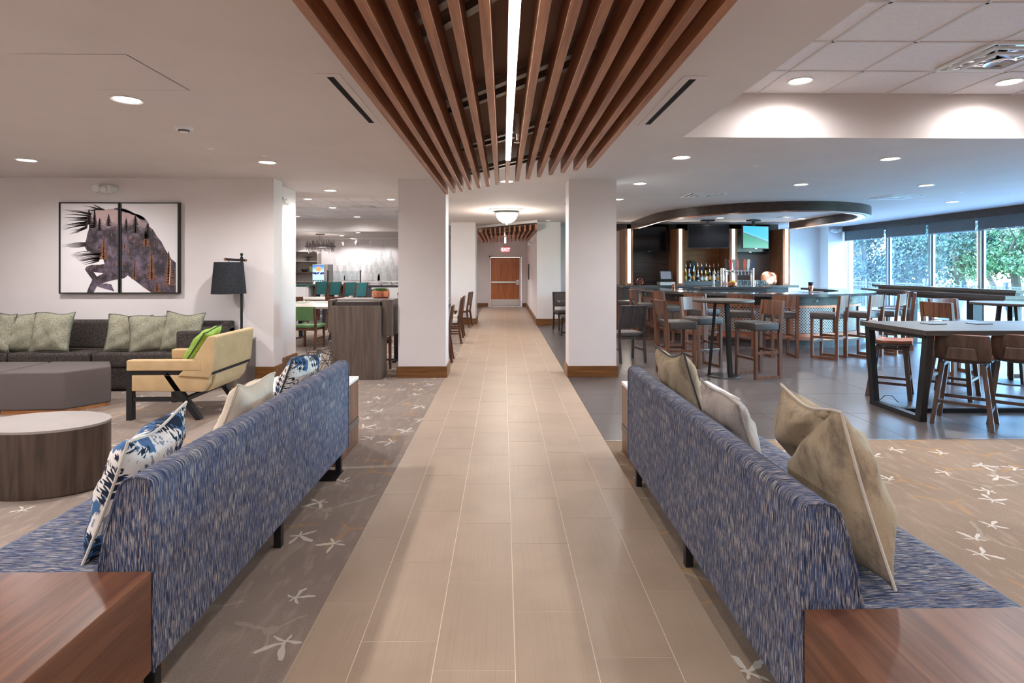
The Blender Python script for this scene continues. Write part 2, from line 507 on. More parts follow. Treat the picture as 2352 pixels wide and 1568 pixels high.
# walkway of beige planks
walk = struct(B().box(WX0, WX1, -6, 22.2, -.012, -.0007).obj('floor_tile_walkway', GROUT))
cw = .31; x_edges = [WX0, -.575]
while x_edges[-1] + cw < WX1 - .05: x_edges.append(x_edges[-1] + cw)
x_edges.append(WX1)
offs = [.13, .47, .30, .05, .36, .20]
J = .0035
far = B()
tile_mesh = {}
for i, (a, b) in enumerate(zip(x_edges, x_edges[1:])):
    y = .6 + offs[i % 6] - .61
    while y < 22.2:
        y1 = min(y + .61, 22.2)
        if y < 11.2:
            k = (round(b - a, 3), round(y1 - y, 3))
            if k not in tile_mesh:
                tile_mesh[k] = B().box(J / 2, k[0] - J / 2, J / 2, k[1] - J / 2, -.01, 0.0005).mesh('tile')
            put('tile', tile_mesh[k], BEIGE, walk, (a, y, 0))
        else: far.box(a + J / 2, b - J / 2, y + J / 2, y1 - J / 2, -.01, 0.0005)
        y += .61
o = far.obj('far_tiles', BEIGE, walk); o['kind'] = 'stuff'
near = B().box(WX0, WX1, -6, -.2, -.01, 0.0005).obj('near_slab', BEIGE, walk)
# dark floor of the bar
bar_floor = struct(B().box(WX1, 10.2, 4.92, 17.0, -.012, -.004).obj('floor_tile_bar', GROUTD))
dm = {}; TX, TY = .9, .9
fard = B(); nx = 0
x = WX1
while x < 10.2:
    x1 = min(x + TX, 10.2); y = 4.92
    while y < 17.0:
        y1 = min(y + TY, 17.0)
        if y < 11.5:
            k = (round(x1 - x, 3), round(y1 - y, 3))
            if k not in dm: dm[k] = B().box(.002, k[0] - .002, .002, k[1] - .002, -.01, 0.).mesh('tile')
            put('tile', dm[k], DARKT, bar_floor, (x, y, 0))
        else: fard.box(x + .002, x1 - .002, y + .002, y1 - .002, -.01, 0.)
        y = y1
    x = x1
o = fard.obj('far_tiles', DARKT, bar_floor); o['kind'] = 'stuff'
# metal edge strips
tag(B().box(WX1 + .004, 10.2, 4.915, 4.93, -.008, .003).obj('floor_transition_strip', STEEL), 'thin metal strip between the patterned carpet and the dark tile', 'floor strip')

# ceilings
HR = (1.69, 6.57, -3.8, 5.29)          # coffer over the lounge on the window side
HD = (-8.7, -1.55, 9.93, 19.0)         # coffer over the dining room
c = B()
for r in rects(-9.2, 10.4, -6.2, 24.4, [HR, HD]): c.box(*r, CEIL, CEIL + .1)
struct(c.obj('ceiling', CEILM))
def coffer(name, h, th, tw, yoff=0.):
    x0, x1, y0, y1 = h
    s = B()
    s.box(x0 - .05, x1 + .05, y0 - .05, y1 + .05, HIGH + .03, HIGH + .08)
    for q in ((x0 - .05, x0, y0 - .05, y1 + .05), (x1, x1 + .05, y0 - .05, y1 + .05), (x0, x1, y0 - .05, y0), (x0, x1, y1, y1 + .05)):
        s.box(*q, CEIL + .1, HIGH + .03)
    root = struct(s.obj(name, CEILM))
    g = B(); ms = {}
    ys = [y1]
    while ys[-1] - th > y0: ys.append(ys[-1] - th)
    ys.append(y0); ys = ys[::-1]
    xs = [x0, x0 + .1]
    while xs[-1] + tw < x1: xs.append(xs[-1] + tw)
    xs.append(x1)
    for v in xs[1:-1]: g.box(v - .011, v + .011, y0, y1, HIGH - .004, HIGH + .012)
    for v in ys[1:-1]: g.box(x0, x1, v - .011, v + .011, HIGH - .004, HIGH + .012)
    g.obj('ceiling_grid', GRIDM, root)
    for a, b in zip(xs, xs[1:]):
        for cc, d in zip(ys, ys[1:]):
            k = (round(b - a, 3), round(d - cc, 3))
            if k not in ms: ms[k] = B().box(0.003, k[0] - .003, 0.003, k[1] - .003, HIGH + .004, HIGH + .02).mesh('ceiling_tile')
            put('ceiling_tile', ms[k], TILEC, root, (a, cc, 0))
    return root
coffer('ceiling_coffer_lounge', HR, .61, .61)
coffer('ceiling_coffer_dining', HD, 1.22, .61)
struct(B().box(-9.6, 10.8, -6.6, 24.8, 3.3, 3.5).obj('roof_slab', PATIO))

# walls
def wall(name, *bx):
    b = B()
    for q in bx: b.box(*q)
    return struct(b.obj(name, WALL))
wall('wall_lounge', (-9.0, -3.156, 7.8, 8.1, 0, CEIL))
wall('wall_lounge_return', (-9.0, -3.33, 8.1, 9.1, 0, CEIL))
wall('wall_left', (-9.3, -9.0, -6.2, 9.1, 0, 3.3))
wall('wall_rear', (-9.0, 10.2, -6.4, -6.0, 0, 3.3))
wall('wall_dining_left', (-9.3, -8.8, 9.1, 24.5, 0, 3.3))
wall('wall_dining_back', (-8.8, -1.41, 24.2, 24.5, 0, 3.3))
wall('wall_corridor_left', (-1.41, -.75, 15.2, 16.2, 0, CEIL), (-1.41, -1.30, 16.2, 24.2, 0, CEIL))
wall('wall_corridor_end', (-1.30, -.56, 22.2, 22.4, 0, CEIL), (.71, 1.1, 22.2, 22.4, 0, CEIL), (-.56, .71, 22.2, 22.4, 1.99, CEIL))
wall('wall_corridor_right', (.9, 1.54, 15.1, 22.2, 0, CEIL))
wall('wall_bar_back', (1.54, 7.75, 15.9, 16.1, 0, CEIL))
wall('wall_back_right', (7.75, 10.4, 17.0, 17.2, 0, 3.3), (7.75, 7.9, 16.1, 17.0, 0, CEIL), (9.62, 10.2, 16.55, 17.0, 0, CEIL))
colL = tag(B().box(-1.453, -.797, 7.82, 8.22, 0, CEIL).obj('column', WALL), 'square white column beside the wooden podium, on the carpet side of the walkway', 'column')
colR = tag(B().box(.909, 1.573, 7.82, 8.22, 0, CEIL).obj('column', WALL), 'square white column on the dark tiled side of the walkway', 'column')

def baseboard(name, x0, x1, y0, y1, h=.16):
    b = B().box(x0, x1, y0, y1, 0, h - .012).box(x0 + .004, x1 - .004, y0 + .004, y1 - .004, h - .012, h)
    return struct(b.obj(name, OAK))
def plinth(par, x0, x1, y0, y1, t=.022, h=.155):
    for q in ((x0 - t, x1 + t, y0 - t, y0), (x0 - t, x1 + t, y1, y1 + t), (x0 - t, x0, y0, y1), (x1, x1 + t, y0, y1)):
        B().box(*q, 0, h - .014).box(q[0] + .003, q[1] - .003, q[2] + .003, q[3] - .003, h - .014, h).obj('baseboard', OAK, par)
plinth(colL, -1.453, -.797, 7.82, 8.22); plinth(colR, .909, 1.573, 7.82, 8.22)
baseboard('baseboard_lounge', -9.0, -3.13, 7.775, 7.8)
baseboard('baseboard_pier', -3.156, -3.13, 7.8, 8.1)
baseboard('baseboard_return', -3.33, -3.30, 8.1, 9.1)
baseboard('baseboard_corridor_left', -1.41, -.725, 15.175, 15.2)
baseboard('baseboard_corridor_left_side', -.75, -.725, 15.2, 16.2)
baseboard('baseboard_corridor_right', .875, 1.54, 15.075, 15.1)
baseboard('baseboard_corridor_right_side', .875, .9, 15.1, 22.2)
baseboard('baseboard_end_left', -1.30, -.60, 22.175, 22.2, .14)
baseboard('baseboard_end_right', .75, .875, 22.175, 22.2, .14)
baseboard('baseboard_bar_back', 1.54, 3.3, 15.875, 15.9)
baseboard('baseboard_back_right', 7.9, 9.62, 16.975, 17.0)

# end door
d = thing('door_1', 'cherry wood exit door with steel push bar at the corridor end', 'door', (.073, 22.2, 0)); d['kind'] = 'structure'
B().box(-.57, .57, .02, .07, .005, 1.94).obj('door_leaf', DOORW, d)
B().box(-.63, -.572, -.02, .1, 0, 2.0).box(.572, .63, -.02, .1, 0, 2.0).box(-.63, .63, -.02, .1, 1.945, 2.0).obj('door_frame', WALL, d)
B().box(-.55, .56, .008, .02, .03, .29).obj('kick_plate', STEEL, d)
pb = B().box(-.54, .5, -.05, -.01, .93, 1.0, .006).obj('push_bar', STEEL, d)
B().box(.44, .54, -.05, .02, .86, 1.06, .006).obj('latch_case', STEEL, pb)
B().box(-.54, -.50, -.03, .02, .93, 1.0).obj('hinge_bracket', STEEL, pb)

# exit sign: a lit box with the word EXIT
EXITM = emis('exit_sign_face', srgb(255, 84, 96), 1.3)
EXITL = emis('exit_letters', srgb(255, 226, 226), 2.2)
e = thing('exit_sign', 'lit red EXIT sign above the cherry wood door', 'exit sign', (.095, 22.17, 2.14))
B().box(-.15, .15, -.04, .02, 0, .20, .006).obj('housing', WHITE, e)
B().box(-.14, .14, -.046, -.04, .01, .19).obj('face', EXITM, e)
cu = bpy.data.curves.new('exit_word', 'FONT'); cu.body = 'EXIT'; cu.size = .17; cu.align_x = 'CENTER'; cu.align_y = 'CENTER'; cu.extrude = .002
tmp = bpy.data.objects.new('exit_tmp', cu); COL.objects.link(tmp)
bpy.context.view_layer.update()
me = bpy.data.meshes.new_from_object(tmp.evaluated_get(bpy.context.evaluated_depsgraph_get())); bpy.data.objects.remove(tmp)
me.materials.clear(); put('lettering', me, EXITL, e, (0, -.049, .10), (R(90), 0, 0))

# corridor plaque on the right-hand wall
p = thing('wall_plaque', 'narrow dark plaque on the bright corridor wall by the exit door', 'sign', (.89, 19.6, 1.0))
B().box(-.018, .008, -.12, .12, .12, .66, .004).obj('panel', BLACKP, p)
B().box(-.024, -.018, -.10, .10, .15, .63).obj('inset', GREYW, p)

# windows on the right
WINX = 10.2
bays = [16.55, 14.76, 13.27, 11.86, 10.4, 8.92, 7.44, 5.96, 4.48]
WINH = 2.59
ALU = plain('window_aluminium', srgb(150, 156, 162), .35, .7, var=.04)
for i, (b1, b0) in enumerate(zip(bays, bays[1:])):
    w = struct(thing('window_%d' % (i + 1), 'tall tinted window bay', 'window', (WINX, b0, 0)))
    for k in ('category', 'label'): del w[k]
    L = b1 - b0
    B().box(-.06, .06, -.035, .035, 0, WINH).obj('mullion', ALU, w)
    B().box(-.05, .05, .035, L - .035, 0, .07).box(-.05, .05, .035, L - .035, WINH - .06, WINH).obj('rail', ALU, w)
    B().box(-.02, .02, .035, .075, .07, WINH - .06).box(-.02, .02, L - .075, L - .035, .07, WINH - .06).obj('sash', ALU, w)
    B().box(-.006, .006, .07, L - .07, .065, WINH - .055).obj('pane', PANE, w)
    if b1 > 7.:
        r = thing('roller_shade', 'grey fabric roller shade over the %s window bay from the white pier by the bar' % ('first', 'second', 'third', 'fourth', 'fifth', 'sixth', 'seventh')[i], 'roller shade', (WINX - .11, b0, 0), group='roller shades along the window wall')
        B().box(-.004, .004, .04, L - .04, 2.33, 2.60).obj('fabric', SHADEF, r)
        B().tube([(0, .04, 2.315), (0, L - .04, 2.315)], .012, 8).obj('hem_bar', ALU, r)
struct(B().box(WINX - .15, WINX + .05, -6, 17, WINH + .005, CEIL).obj('trim_1', BARW))
struct(B().box(WINX - .06, WINX + .2, -6, 17, CEIL, 3.3).obj('wall_right', WALL))
struct(B().box(WINX - .05, WINX + .2, 16.6, 17, 0, WINH).obj('wall_right_pier', WALL))
struct(B().box(WINX - .05, WINX + .2, -6, 4.44, 0, WINH).obj('wall_right_light_block', WALL))  # unseen, closed instead of glazed so daylight stays near the bar

# ------------------------------------------------------------------ ceiling fixtures
_dl = None
def spot(par, e, z=-.03, ang=168, blend=.88, col=(1., .965, .955), r=.05, rot=None, loc=None):
    l = bpy.data.lights.new('lamp', 'SPOT'); l.energy = e; l.spot_size = R(ang); l.spot_blend = blend; l.color = col; l.shadow_soft_size = r
    o = bpy.data.objects.new('lamp', l); COL.objects.link(o); o.parent = par; o.location = loc or (0, 0, z)
    if rot: o.rotation_euler = rot
    return o
_dlm = None
def downlight(x, y, z, e, label, group, r=.085):
    global _dlm
    if _dlm is None:
        a = B().lathe([(.085, -.001), (.106, -.001), (.108, -.006), (.100, -.010), (.085, -.004)], seg=28).mesh('trim_ring', True)
        b = B().lathe([(0, -.004), (.086, -.004), (.086, 0), (0, 0)], seg=24).mesh('lens')
        _dlm = (a, b)
    t = thing('recessed_downlight', label, 'downlight', (x, y, z), group=group)
    put('trim_ring', _dlm[0], WHITE, t); put('lens', _dlm[1], LENS, t)
    spot(t, e)
    return t
E1 = 66.
L1 = 'round recessed downlight in the plain ceiling over the lounge sofa side'
for x, y in ((-2.75, 4.165), (-5.43, 6.508), (-2.743, 6.598), (-2.739, 8.978), (-5.43, 4.1), (-5.43, 1.7), (-2.75, 1.7), (-2.75, -.8), (-5.43, -.8), (-8., 4.1), (-8., 1.7), (-2.75, -3.2), (-5.43, -3.2)):  # unseen rows near and behind the camera added as fill light
    downlight(x, y, CEIL, E1 * (1.25 if y < 8.5 else .8), L1, 'downlights over the lounge')
L2 = 'round recessed downlight in the plain ceiling over the dark tiled bar floor'
for x, y in ((1.981, 6.242), (4.356, 6.28), (4.376, 8.22), (1.988, 8.172), (6.278, 8.277), (8.321, 10.326), (8.403, 12.874), (2.05, 10.028), (6.7, 6.28), (8.3, 8.2), (8.5, 6.28)):
    downlight(x, y, CEIL, E1, L2, 'downlights over the bar floor')
downlight(.049, 7.997, CEIL, E1 * .8, 'round recessed downlight just beyond the ends of the large slat canopy', None)
downlight(.049, -1.3, CEIL, E1 * 2., 'added unseen downlight brightening the walkway behind the benches', None)  # added behind the camera, unseen, to brighten the near walkway
L3 = 'round recessed downlight set into the square ceiling tiles of the lounge coffer'
for y in (4.93, 2.49, .05, -2.4):  # rows out of view carry the grid back, added for fill
    for x in (2.617, 4.487, 6.2): downlight(x, y, HIGH + .004, E1 * .66, L3, 'downlights in the lounge coffer')
L4 = 'round recessed downlight in the tiled ceiling of the dining room'
for x, y in ((-4.659, 13.512), (-4.653, 15.446), (-2.694, 13.567), (-4.698, 18.183), (-6.585, 18.06), (-6.6, 13.5), (-6.6, 15.45), (-2.694, 16.), (-4.66, 11.4), (-2.7, 11.4), (-6.6, 11.4)):
    downlight(x, y, HIGH + .004, E1 * 1.0, L4, 'downlights in the dining coffer')
L5 = 'round recessed downlight in the low white ceiling before the buffet wall'
for x, y in ((-5.03, 19.584), (-6.108, 21.421), (-6.21, 23.277), (-3.0, 21.), (-8., 21.)):
    downlight(x, y, CEIL, E1 * .6, L5, 'downlights before the buffet wall')
downlight(7.409, 13.916, CEIL, E1 * 1.0, 'round recessed downlight inside the oval soffit above the bar', None)
downlight(5.3, 13.7, CEIL, E1 * 1.3, 'round recessed downlight above the middle of the bar well', None)

for x, y in ((-1.02, 17.4), (-1.05, 19.4)): downlight(x, y, CEIL, E1 * 1.1, 'added unseen downlight brightening the narrow far corridor', 'added unseen corridor downlights')  # added out of sight to brighten the corridor, in place of side daylight

# linear slot diffusers
def slotd(x, y, L, label):
    t = thing('slot_diffuser', label, 'air diffuser', (x, y, CEIL))
    B().box(-.075, .075, -L / 2 - .06, L / 2 + .06, -.003, 0).obj('plaster_frame', CEILM, t)
    B().box(-.022, .022, -L / 2, L / 2, -.0045, -.003).obj('slot', SLOT, t)
slotd(-1.115, 4.222, 1.14, 'long black slot diffuser in the ceiling on the sofa side of the slat canopy')
slotd(1.236, 4.235, 1.15, 'long black slot diffuser in the ceiling on the coffer side of the slat canopy')
slotd(-1.13, 10.4, 1.1, 'black slot diffuser in the corridor ceiling behind the column by the podium')
slotd(1.2, 10.3, 1.1, 'black slot diffuser in the corridor ceiling behind the column by the bar')

def vent(x, y, z, w, label, mat=None):
    t = thing('ceiling_vent', label, 'air vent', (x, y, z))
    h = w / 2
    for k, (a, zz) in enumerate(((h, 0), (h * .74, -.004), (h * .5, -.008))):
        B().box(-a, a, -a, -a + .03, zz - .012, zz).box(-a, a, a - .03, a, zz - .012, zz).box(-a, -a + .03, -a + .03, a - .03, zz - .012, zz).box(a - .03, a, -a + .03, a - .03, zz - .012, zz).obj('louvre', WHITE if mat is None else mat, t)
    B().box(-h + .03, h - .03, -h + .03, h - .03, -.002, 0).obj('throat', plain_throat, t)
    B().box(-h * .26, h * .26, -h * .26, h * .26, -.014, -.008).obj('centre_plate', WHITE if mat is None else mat, t)
plain_throat = plain('vent_throat', srgb(92, 92, 96), .8, var=.05)
vent(3.37, 9.46, CEIL, .6, 'square louvred air vent in the ceiling over the round high table')
vent(6.8, 9.63, CEIL, .62, 'square louvred air vent in the bluish ceiling near the windows')
vent(6.9, 13.4, CEIL, .5, 'square louvred air vent inside the oval bar soffit')
vent(-3.7, 15.2, HIGH, .6, 'square louvred vent among the dining room ceiling tiles')
vent(-2.2, 17.6, HIGH, .6, 'square louvred vent at the far end of the dining coffer')
vent(-6.1, 19.7, CEIL, .6, 'square louvred vent in the low ceiling above the pendant lamp')
# big swirl diffuser in the lounge coffer
t = thing('swirl_diffuser', 'square steel diffuser with nested frames in the lounge ceiling tiles', 'air diffuser', (3.86, 4.33, HIGH))
for k, (a, zz) in enumerate(((.29, 0), (.23, -.012), (.17, -.03))):
    B().box(-a, a, -a, -a + .022, zz - .02, zz).box(-a, a, a - .022, a, zz - .02, zz).box(-a, -a + .022, -a + .022, a - .022, zz - .02, zz).box(a - .022, a, -a + .022, a - .022, zz - .02, zz).obj('frame', WHITE, t)
B().box(-.28, .28, -.28, .28, -.002, .002).obj('throat', CHROME, t)
B().lathe([(0, -.03), (.05, -.03), (.10, -.055), (.105, -.05), (.06, -.02), (0, -.02)], seg=24).obj('cone', CHROME, t, True)
for s in (-1, 1):
    B().bar((-.2 * s, -.2, -.03), (.2 * s, .2, -.03), .02, .012).obj('strut', CHROME, t)

# access panel, smoke detector and sprinkler caps
t = thing('access_panel', 'flush square access panel in the ceiling over the lounge', 'access panel', (-2.51, 3.62, CEIL))
B().box(-.335, .335, -.325, .325, -.0015, 0).obj('shadow_gap', SLOT, t)
B().box(-.332, .332, -.332, .318, -.003, -.0015).obj('panel', CEILM, t)
def smoke(x, y, z, label):
    t = thing('smoke_detector', label, 'smoke detector', (x, y, z))
    B().lathe([(0, 0), (.072, 0), (.074, -.012), (.066, -.034), (0, -.034)], seg=28).obj('body', WHITE, t, True)
    B().lathe([(0, -.034), (.046, -.034), (.042, -.046), (0, -.048)], seg=24).obj('chamber', plain_throat, t, True)
    B().lathe([(0, -.047), (.036, -.047), (.03, -.054), (0, -.055)], seg=24).obj('cap', WHITE, t, True)
smoke(-2.779, 4.95, CEIL, 'white round smoke detector on the ceiling beyond the access panel')
smoke(-3.0, 22.3, CEIL, 'small smoke detector on the low ceiling before the buffet wall')
smoke(-2.6, 17.9, HIGH, 'small detector among the far tiles of the dining coffer')
smoke(1.15, 14.5, CEIL, 'white detector on the ceiling where the corridor narrows')
def cap(x, y, label):
    B_ = B().lathe([(0, -.006), (.03, -.006), (.036, 0), (0, 0)], seg=20).obj('concealed_sprinkler', WHITE, None, True, (x, y, CEIL))
    tag(B_, label, 'sprinkler cap', 'flush sprinkler caps')
for x, y in ((-3.022, 5.863), (-2.618, 6.216), (3.024, 6.731), (-.55, 10.5), (7.4, 9.0)): cap(x, y, 'flat white sprinkler cap flush with the ceiling')
# ------------------------------------------------------------------ slat canopies
def canopy(name, label, xl, xr, y_left, y_right, near_l, near_r, n, zb, lamp):
    """slats along y between two diagonal ends; y_left/y_right are the far ends"""
    t = thing(name, label, 'ceiling canopy', ((xl + xr) / 2, 0, 0))
    cx = (xl + xr) / 2
    H, W = .14, .044
    step = (xr - xl - W) / (n - 1)
    for i in range(n):
        x = xl + W / 2 + i * step; f = (x - xl) / (xr - xl)
        y1 = y_left + (y_right - y_left) * f; y0 = near_l + (near_r - near_l) * f
        if lamp and i == n // 2:
            B().box(x - cx - .02, x - cx + .02, lamp, y1, zb, zb + H, .002, 1).obj('slat', SLATW, t)
            continue
        B().box(x - cx - W / 2, x - cx + W / 2, y0, y1, zb, zb + H, .002, 1).obj('slat', SLATW, t)
    # backing panel following the diagonal
    q = .22
    B().prism([(xl - cx, near_l + q), (xr - cx, near_r + q), (xr - cx, y_right - q), (xl - cx, y_left - q)], CEIL - .03, CEIL - .004).obj('backing_panel', BRICKW, t)
    return t
t = canopy('slat_canopy', 'long wooden slat canopy with a glowing light bar hung over the walkway', -.775, .86, 7.52, 5.48, 1.25, -.79, 15, 2.49, 5.06)
RAILM = plain('galvanised_rail', srgb(150, 142, 138), .4, .6, var=.08)
slope = (5.48 - 7.52) / 1.635
yy = .72
while yy < 6.2:
    for dy in (0, .2):
        a = Vector((-.815, yy + dy - slope * .815, 2.665)); b = Vector((.815, yy + dy + slope * .815, 2.665))
        B().bar(a, b, .042, .04).obj('rail', RAILM, t)
    yy += 1.35
B().box(-.023, .023, .25, 5.055, 2.483, 2.625).obj('light_housing', BRICKW, t)
B().box(-.0215, .0215, .25, 5.053, 2.478, 2.4835).obj('light_bar', LED, t)
s = thing('pendent_sprinkler', 'pendent sprinkler head dropping between the slats beside the light bar', 'sprinkler', (.105, 4.35, 2.70))
B().cyl((0, 0), .022, -.16, 0, 12).obj('pipe', WHITE, s, True)
B().lathe([(0, -.20), (.014, -.20), (.018, -.175), (.026, -.16), (0, -.16)], seg=12).obj('nozzle', CHROME, s, True)
B().lathe([(0, -.222), (.024, -.222), (.024, -.217), (0, -.217)], seg=12).bar((.012, 0, -.2), (.012, 0, -.218), .004).bar((-.012, 0, -.2), (-.012, 0, -.218), .004).obj('deflector', CHROME, s)

t2 = canopy('slat_canopy', 'short wooden slat canopy with a pale edge over the far corridor', -.775, .85, 21.9, 19.85, 16.28, 14.25, 13, 2.49, None)
a = Vector((-.81, 16.28, 2.70)); b = Vector((.81, 14.25, 2.70))
B().bar(a, b, .03, .07).obj('front_edge', WHITE, t2)
for k in range(3):
    off = Vector((0, .5 + 1.8 * k, -.045)); B().bar(a + off, b + off, .042, .035).obj('rail', RAILM, t2)
p = thing('pendant_lamp', 'small glowing tube pendant between the far corridor slats', 'pendant lamp', (.06, 17.2, 2.70))
B().cyl((0, 0), .05, -.02, 0, 16).obj('canopy_plate', STEEL, p)
B().cyl((0, 0), .006, -.22, -.02, 6).obj('stem', BLACK, p)
B().lathe([(0, -.44), (.05, -.44), (.055, -.22), (.0, -.22)], seg=16).obj('glass_tube', CLEAR, p, True)
B().cyl((0, 0), .022, -.42, -.25, 10).obj('bulb', BULB, p, True)

# dome light
d = thing('dome_light', 'glowing white glass dome light under the corridor ceiling', 'ceiling light', (.075, 12.1, CEIL - .002))
B().box(-.36, .36, -.40, .32, -.012, 0, .003).obj('back_plate', WHITE, d)
B().lathe([(0, -.012), (.24, -.012), (.275, -.05), (.275, -.062), (.235, -.062), (0, -.06)], seg=36).obj('rim', STEEL, d, True)
B().lathe([(.235, -.062), (.226, -.11), (.20, -.17), (.155, -.22), (.09, -.255), (0, -.268)], seg=36).obj('glass_bowl', DOME, d, True)
B().lathe([(0, -.30), (.012, -.297), (.02, -.28), (.035, -.266), (0, -.262)], seg=14).obj('finial', STEEL, d, True)
l = bpy.data.lights.new('lamp', 'POINT'); l.energy = 55; l.color = (1, .9, .78); l.shadow_soft_size = .2
lo = bpy.data.objects.new('lamp', l); COL.objects.link(lo); lo.parent = d; lo.location = (0, 0, -.36)

# emergency lights
def emergency(x, y, z, rz, label):
    t = thing('emergency_light', label, 'emergency light', (x, y, z), rz)
    B().lathe([(0, 0), (.15, 0), (.155, .02), (.13, .05), (.07, .07), (0, .075)], seg=28, sy=.42).obj('body', WHITE, t, True, rot=(R(90), 0, 0))
    for sx in (-1, 1):
        h = B().lathe([(0, 0), (.04, 0), (.05, .02), (.05, .045), (0, .047)], seg=18).obj('lamp_head', WHITE, t, True, (sx * .105, -.05, .0), (R(90), 0, R(-20 * sx)))
        B().lathe([(0, .047), (.042, .047), (.04, .052), (0, .054)], seg=18).obj('lens', WHITE, h, True)
    B().lathe([(0, 0), (.03, 0), (.03, .03), (0, .034)], seg=16).obj('test_lamp', WHITE, t, True, (.02, -.06, -.01), (R(90), 0, 0))
emergency(-5.42, 7.8, 2.59, 0, 'white twin-head emergency light on the wall above the horse pictures')
emergency(-3.33, 8.45, 2.51, R(90), 'white emergency light on the short side wall by the dining entrance')
emergency(.9, 18.2, 2.3, R(-90), 'white emergency light on the bright corridor wall by the exit door')
emergency(9.8, 16.5, 2.62, 0, 'small emergency light high on the white pier beside the windows')

# ------------------------------------------------------------------ horse diptych
PY = 7.8
def crop2w(u, v):      # picture pixels of the enlarged crop -> wall metres (x, z)
    px = 140 + u * 290 / 1977.; py = 455 + v * 230 / 1568.
    Y = PY - .04
    X = (px - 1156.) / 1295. * Y
    return X, 1.51 + (616. - py) / 1295. * Y
def _horse():
    m = Mat('horse_forest_print', srgb(70, 60, 72), .5, coord='Object')
    n1 = m.noise(9., 4., .6); n2 = m.noise((40., 1., 14.), 4., .7); n3 = m.noise((70., 1., 10.), 3., .7); n4 = m.noise(5., 2.)
    x, y, z = m.xyz()
    c = m.mix(n1.ss(.35, .7), srgb(44, 38, 46), srgb(116, 102, 120))
    c = m.mix(n2.ss(.5, .66) * .75, c, srgb(52, 40, 36))
    c = m.mix((n3.ss(.58, .68) * n4.ss(.42, .6)), c, srgb(196, 128, 82))
    c = m.mix((z + n1 * .25 - .14).ss(2.02, 2.2), c, srgb(196, 168, 166))
    m.color(c); return m.m
HORSE = _horse()
DARKPRINT = plain('dark_print', srgb(48, 40, 42), .5, var=.3, nscale=20.)
MANE = plain('mane_print', srgb(160, 142, 152), .5, var=.25, nscale=18.)
RUST = plain('rust_print', srgb(128, 84, 62), .5, var=.35, nscale=30.)
CANVAS = plain('canvas_white', srgb(238, 234, 236), .6, var=.01)
split = (985)
body = [(500, 330), (560, 215), (640, 180), (760, 190), (900, 175), (1000, 185), (1120, 200), (1200, 245), (1290, 330), (1400, 410), (1500, 500), (1560, 600), (1630, 690), (1690, 810), (1780, 950), (1850, 1010), (1850, 1476),
        (1480, 1476), (1350, 1390), (1250, 1310), (1110, 1205), (1060, 1250), (985, 1262), (900, 1280), (780, 1310), (700, 1345), (780, 1330), (860, 1345), (905, 1455), (860, 1440), (740, 1410), (640, 1375), (590, 1476),
        (485, 1476), (510, 1400), (570, 1275), (500, 1180), (455, 1110), (480, 1070), (560, 1045), (690, 1040), (755, 1030), (740, 960), (720, 900), (640, 850), (560, 852), (490, 825), (455, 770), (455, 715), (480, 640), (495, 560), (490, 470)]
hole = [(590, 1155), (740, 1175), (640, 1225)]
def clip(poly, side, lim):
    out = []
    n = len(poly)
    ins = (lambda p: p[0] <= lim) if side < 0 else (lambda p: p[0] >= lim)
    for i in range(n):
        a, b = poly[i], poly[(i + 1) % n]
        if ins(a): out.append(a)
        if ins(a) != ins(b):
            f = (lim - a[0]) / (b[0] - a[0]); out.append((lim, a[1] + (b[1] - a[1]) * f))
    return out
def printpoly(name, poly, mat, par, depth):
    if len(poly) < 3: return
    bm = bmesh.new()
    vs = [bm.verts.new((crop2w(u, v)[0], -depth, crop2w(u, v)[1])) for u, v in poly]
    f = bm.faces.new(vs); bmesh.ops.triangulate(bm, faces=[f])
    bmesh.ops.recalc_face_normals(bm, faces=bm.faces)
    me = bpy.data.meshes.new(name); bm.to_mesh(me); bm.free()
    for p in me.polygons:
        if p.normal.y > 0: p.flip()
    put(name, me, mat, par)
def strand(pts, w):
    """tapered hair as a list of quads"""
    L, Rr = [], []
    n = len(pts)
    for i, (u, v) in enumerate(pts):
        a = pts[max(0, i - 1)]; b = pts[min(n - 1, i + 1)]
        dx, dy = b[0] - a[0], b[1] - a[1]; l = math.hypot(dx, dy) or 1
        ww = w * (1 - i / (n - 1)) + .8
        L.append((u - dy / l * ww, v + dx / l * ww)); Rr.append((u + dy / l * ww, v - dx / l * ww))
    return [[L[i], L[i + 1], Rr[i + 1], Rr[i]] for i in range(n - 1)]
def smooth(a, m, e, n=7):
    return [((1 - t) ** 2 * a[0] + 2 * t * (1 - t) * m[0] + t * t * e[0], (1 - t) ** 2 * a[1] + 2 * t * (1 - t) * m[1] + t * t * e[1]) for t in [k / n for k in range(n + 1)]]
def fir(cx, base, top, w, n=8, seed=0):
    """ragged conifer as a list of triangles"""
    rs = random.Random(seed); out = [[(cx - 5, base), (cx + 5, base), (cx + 1, top), (cx - 1, top)]]
    for i in range(n):
        f = i / n; y = base + (top - base) * f; ww = w * (1 - f) + 8; hh = (base - top) / n * 1.7
        for s in (-1, 1):
            k = rs.uniform(.75, 1.15)
            out.append([(cx, y - hh), (cx + s * ww * k, y + rs.uniform(0, 12)), (cx + s * ww * .35, y - 4), (cx, y)])
    return out
def printmulti(name, polys, mat, par, depth):
    vs, fs = [], []
    for p in polys:
        if len(p) < 3: continue
        i0 = len(vs)
        vs += [(crop2w(u, v)[0], -depth, crop2w(u, v)[1]) for u, v in p]; fs.append(tuple(range(i0, i0 + len(p))))
    if not fs: return
    me = mkmesh(name, vs, fs)
    for q in me.polygons:
        if q.normal.y > 0: q.flip()
    o = put(name, me, mat, par)
    if name != 'horse_print': o['kind'] = 'stuff'
strands = []
rs = random.Random(3)
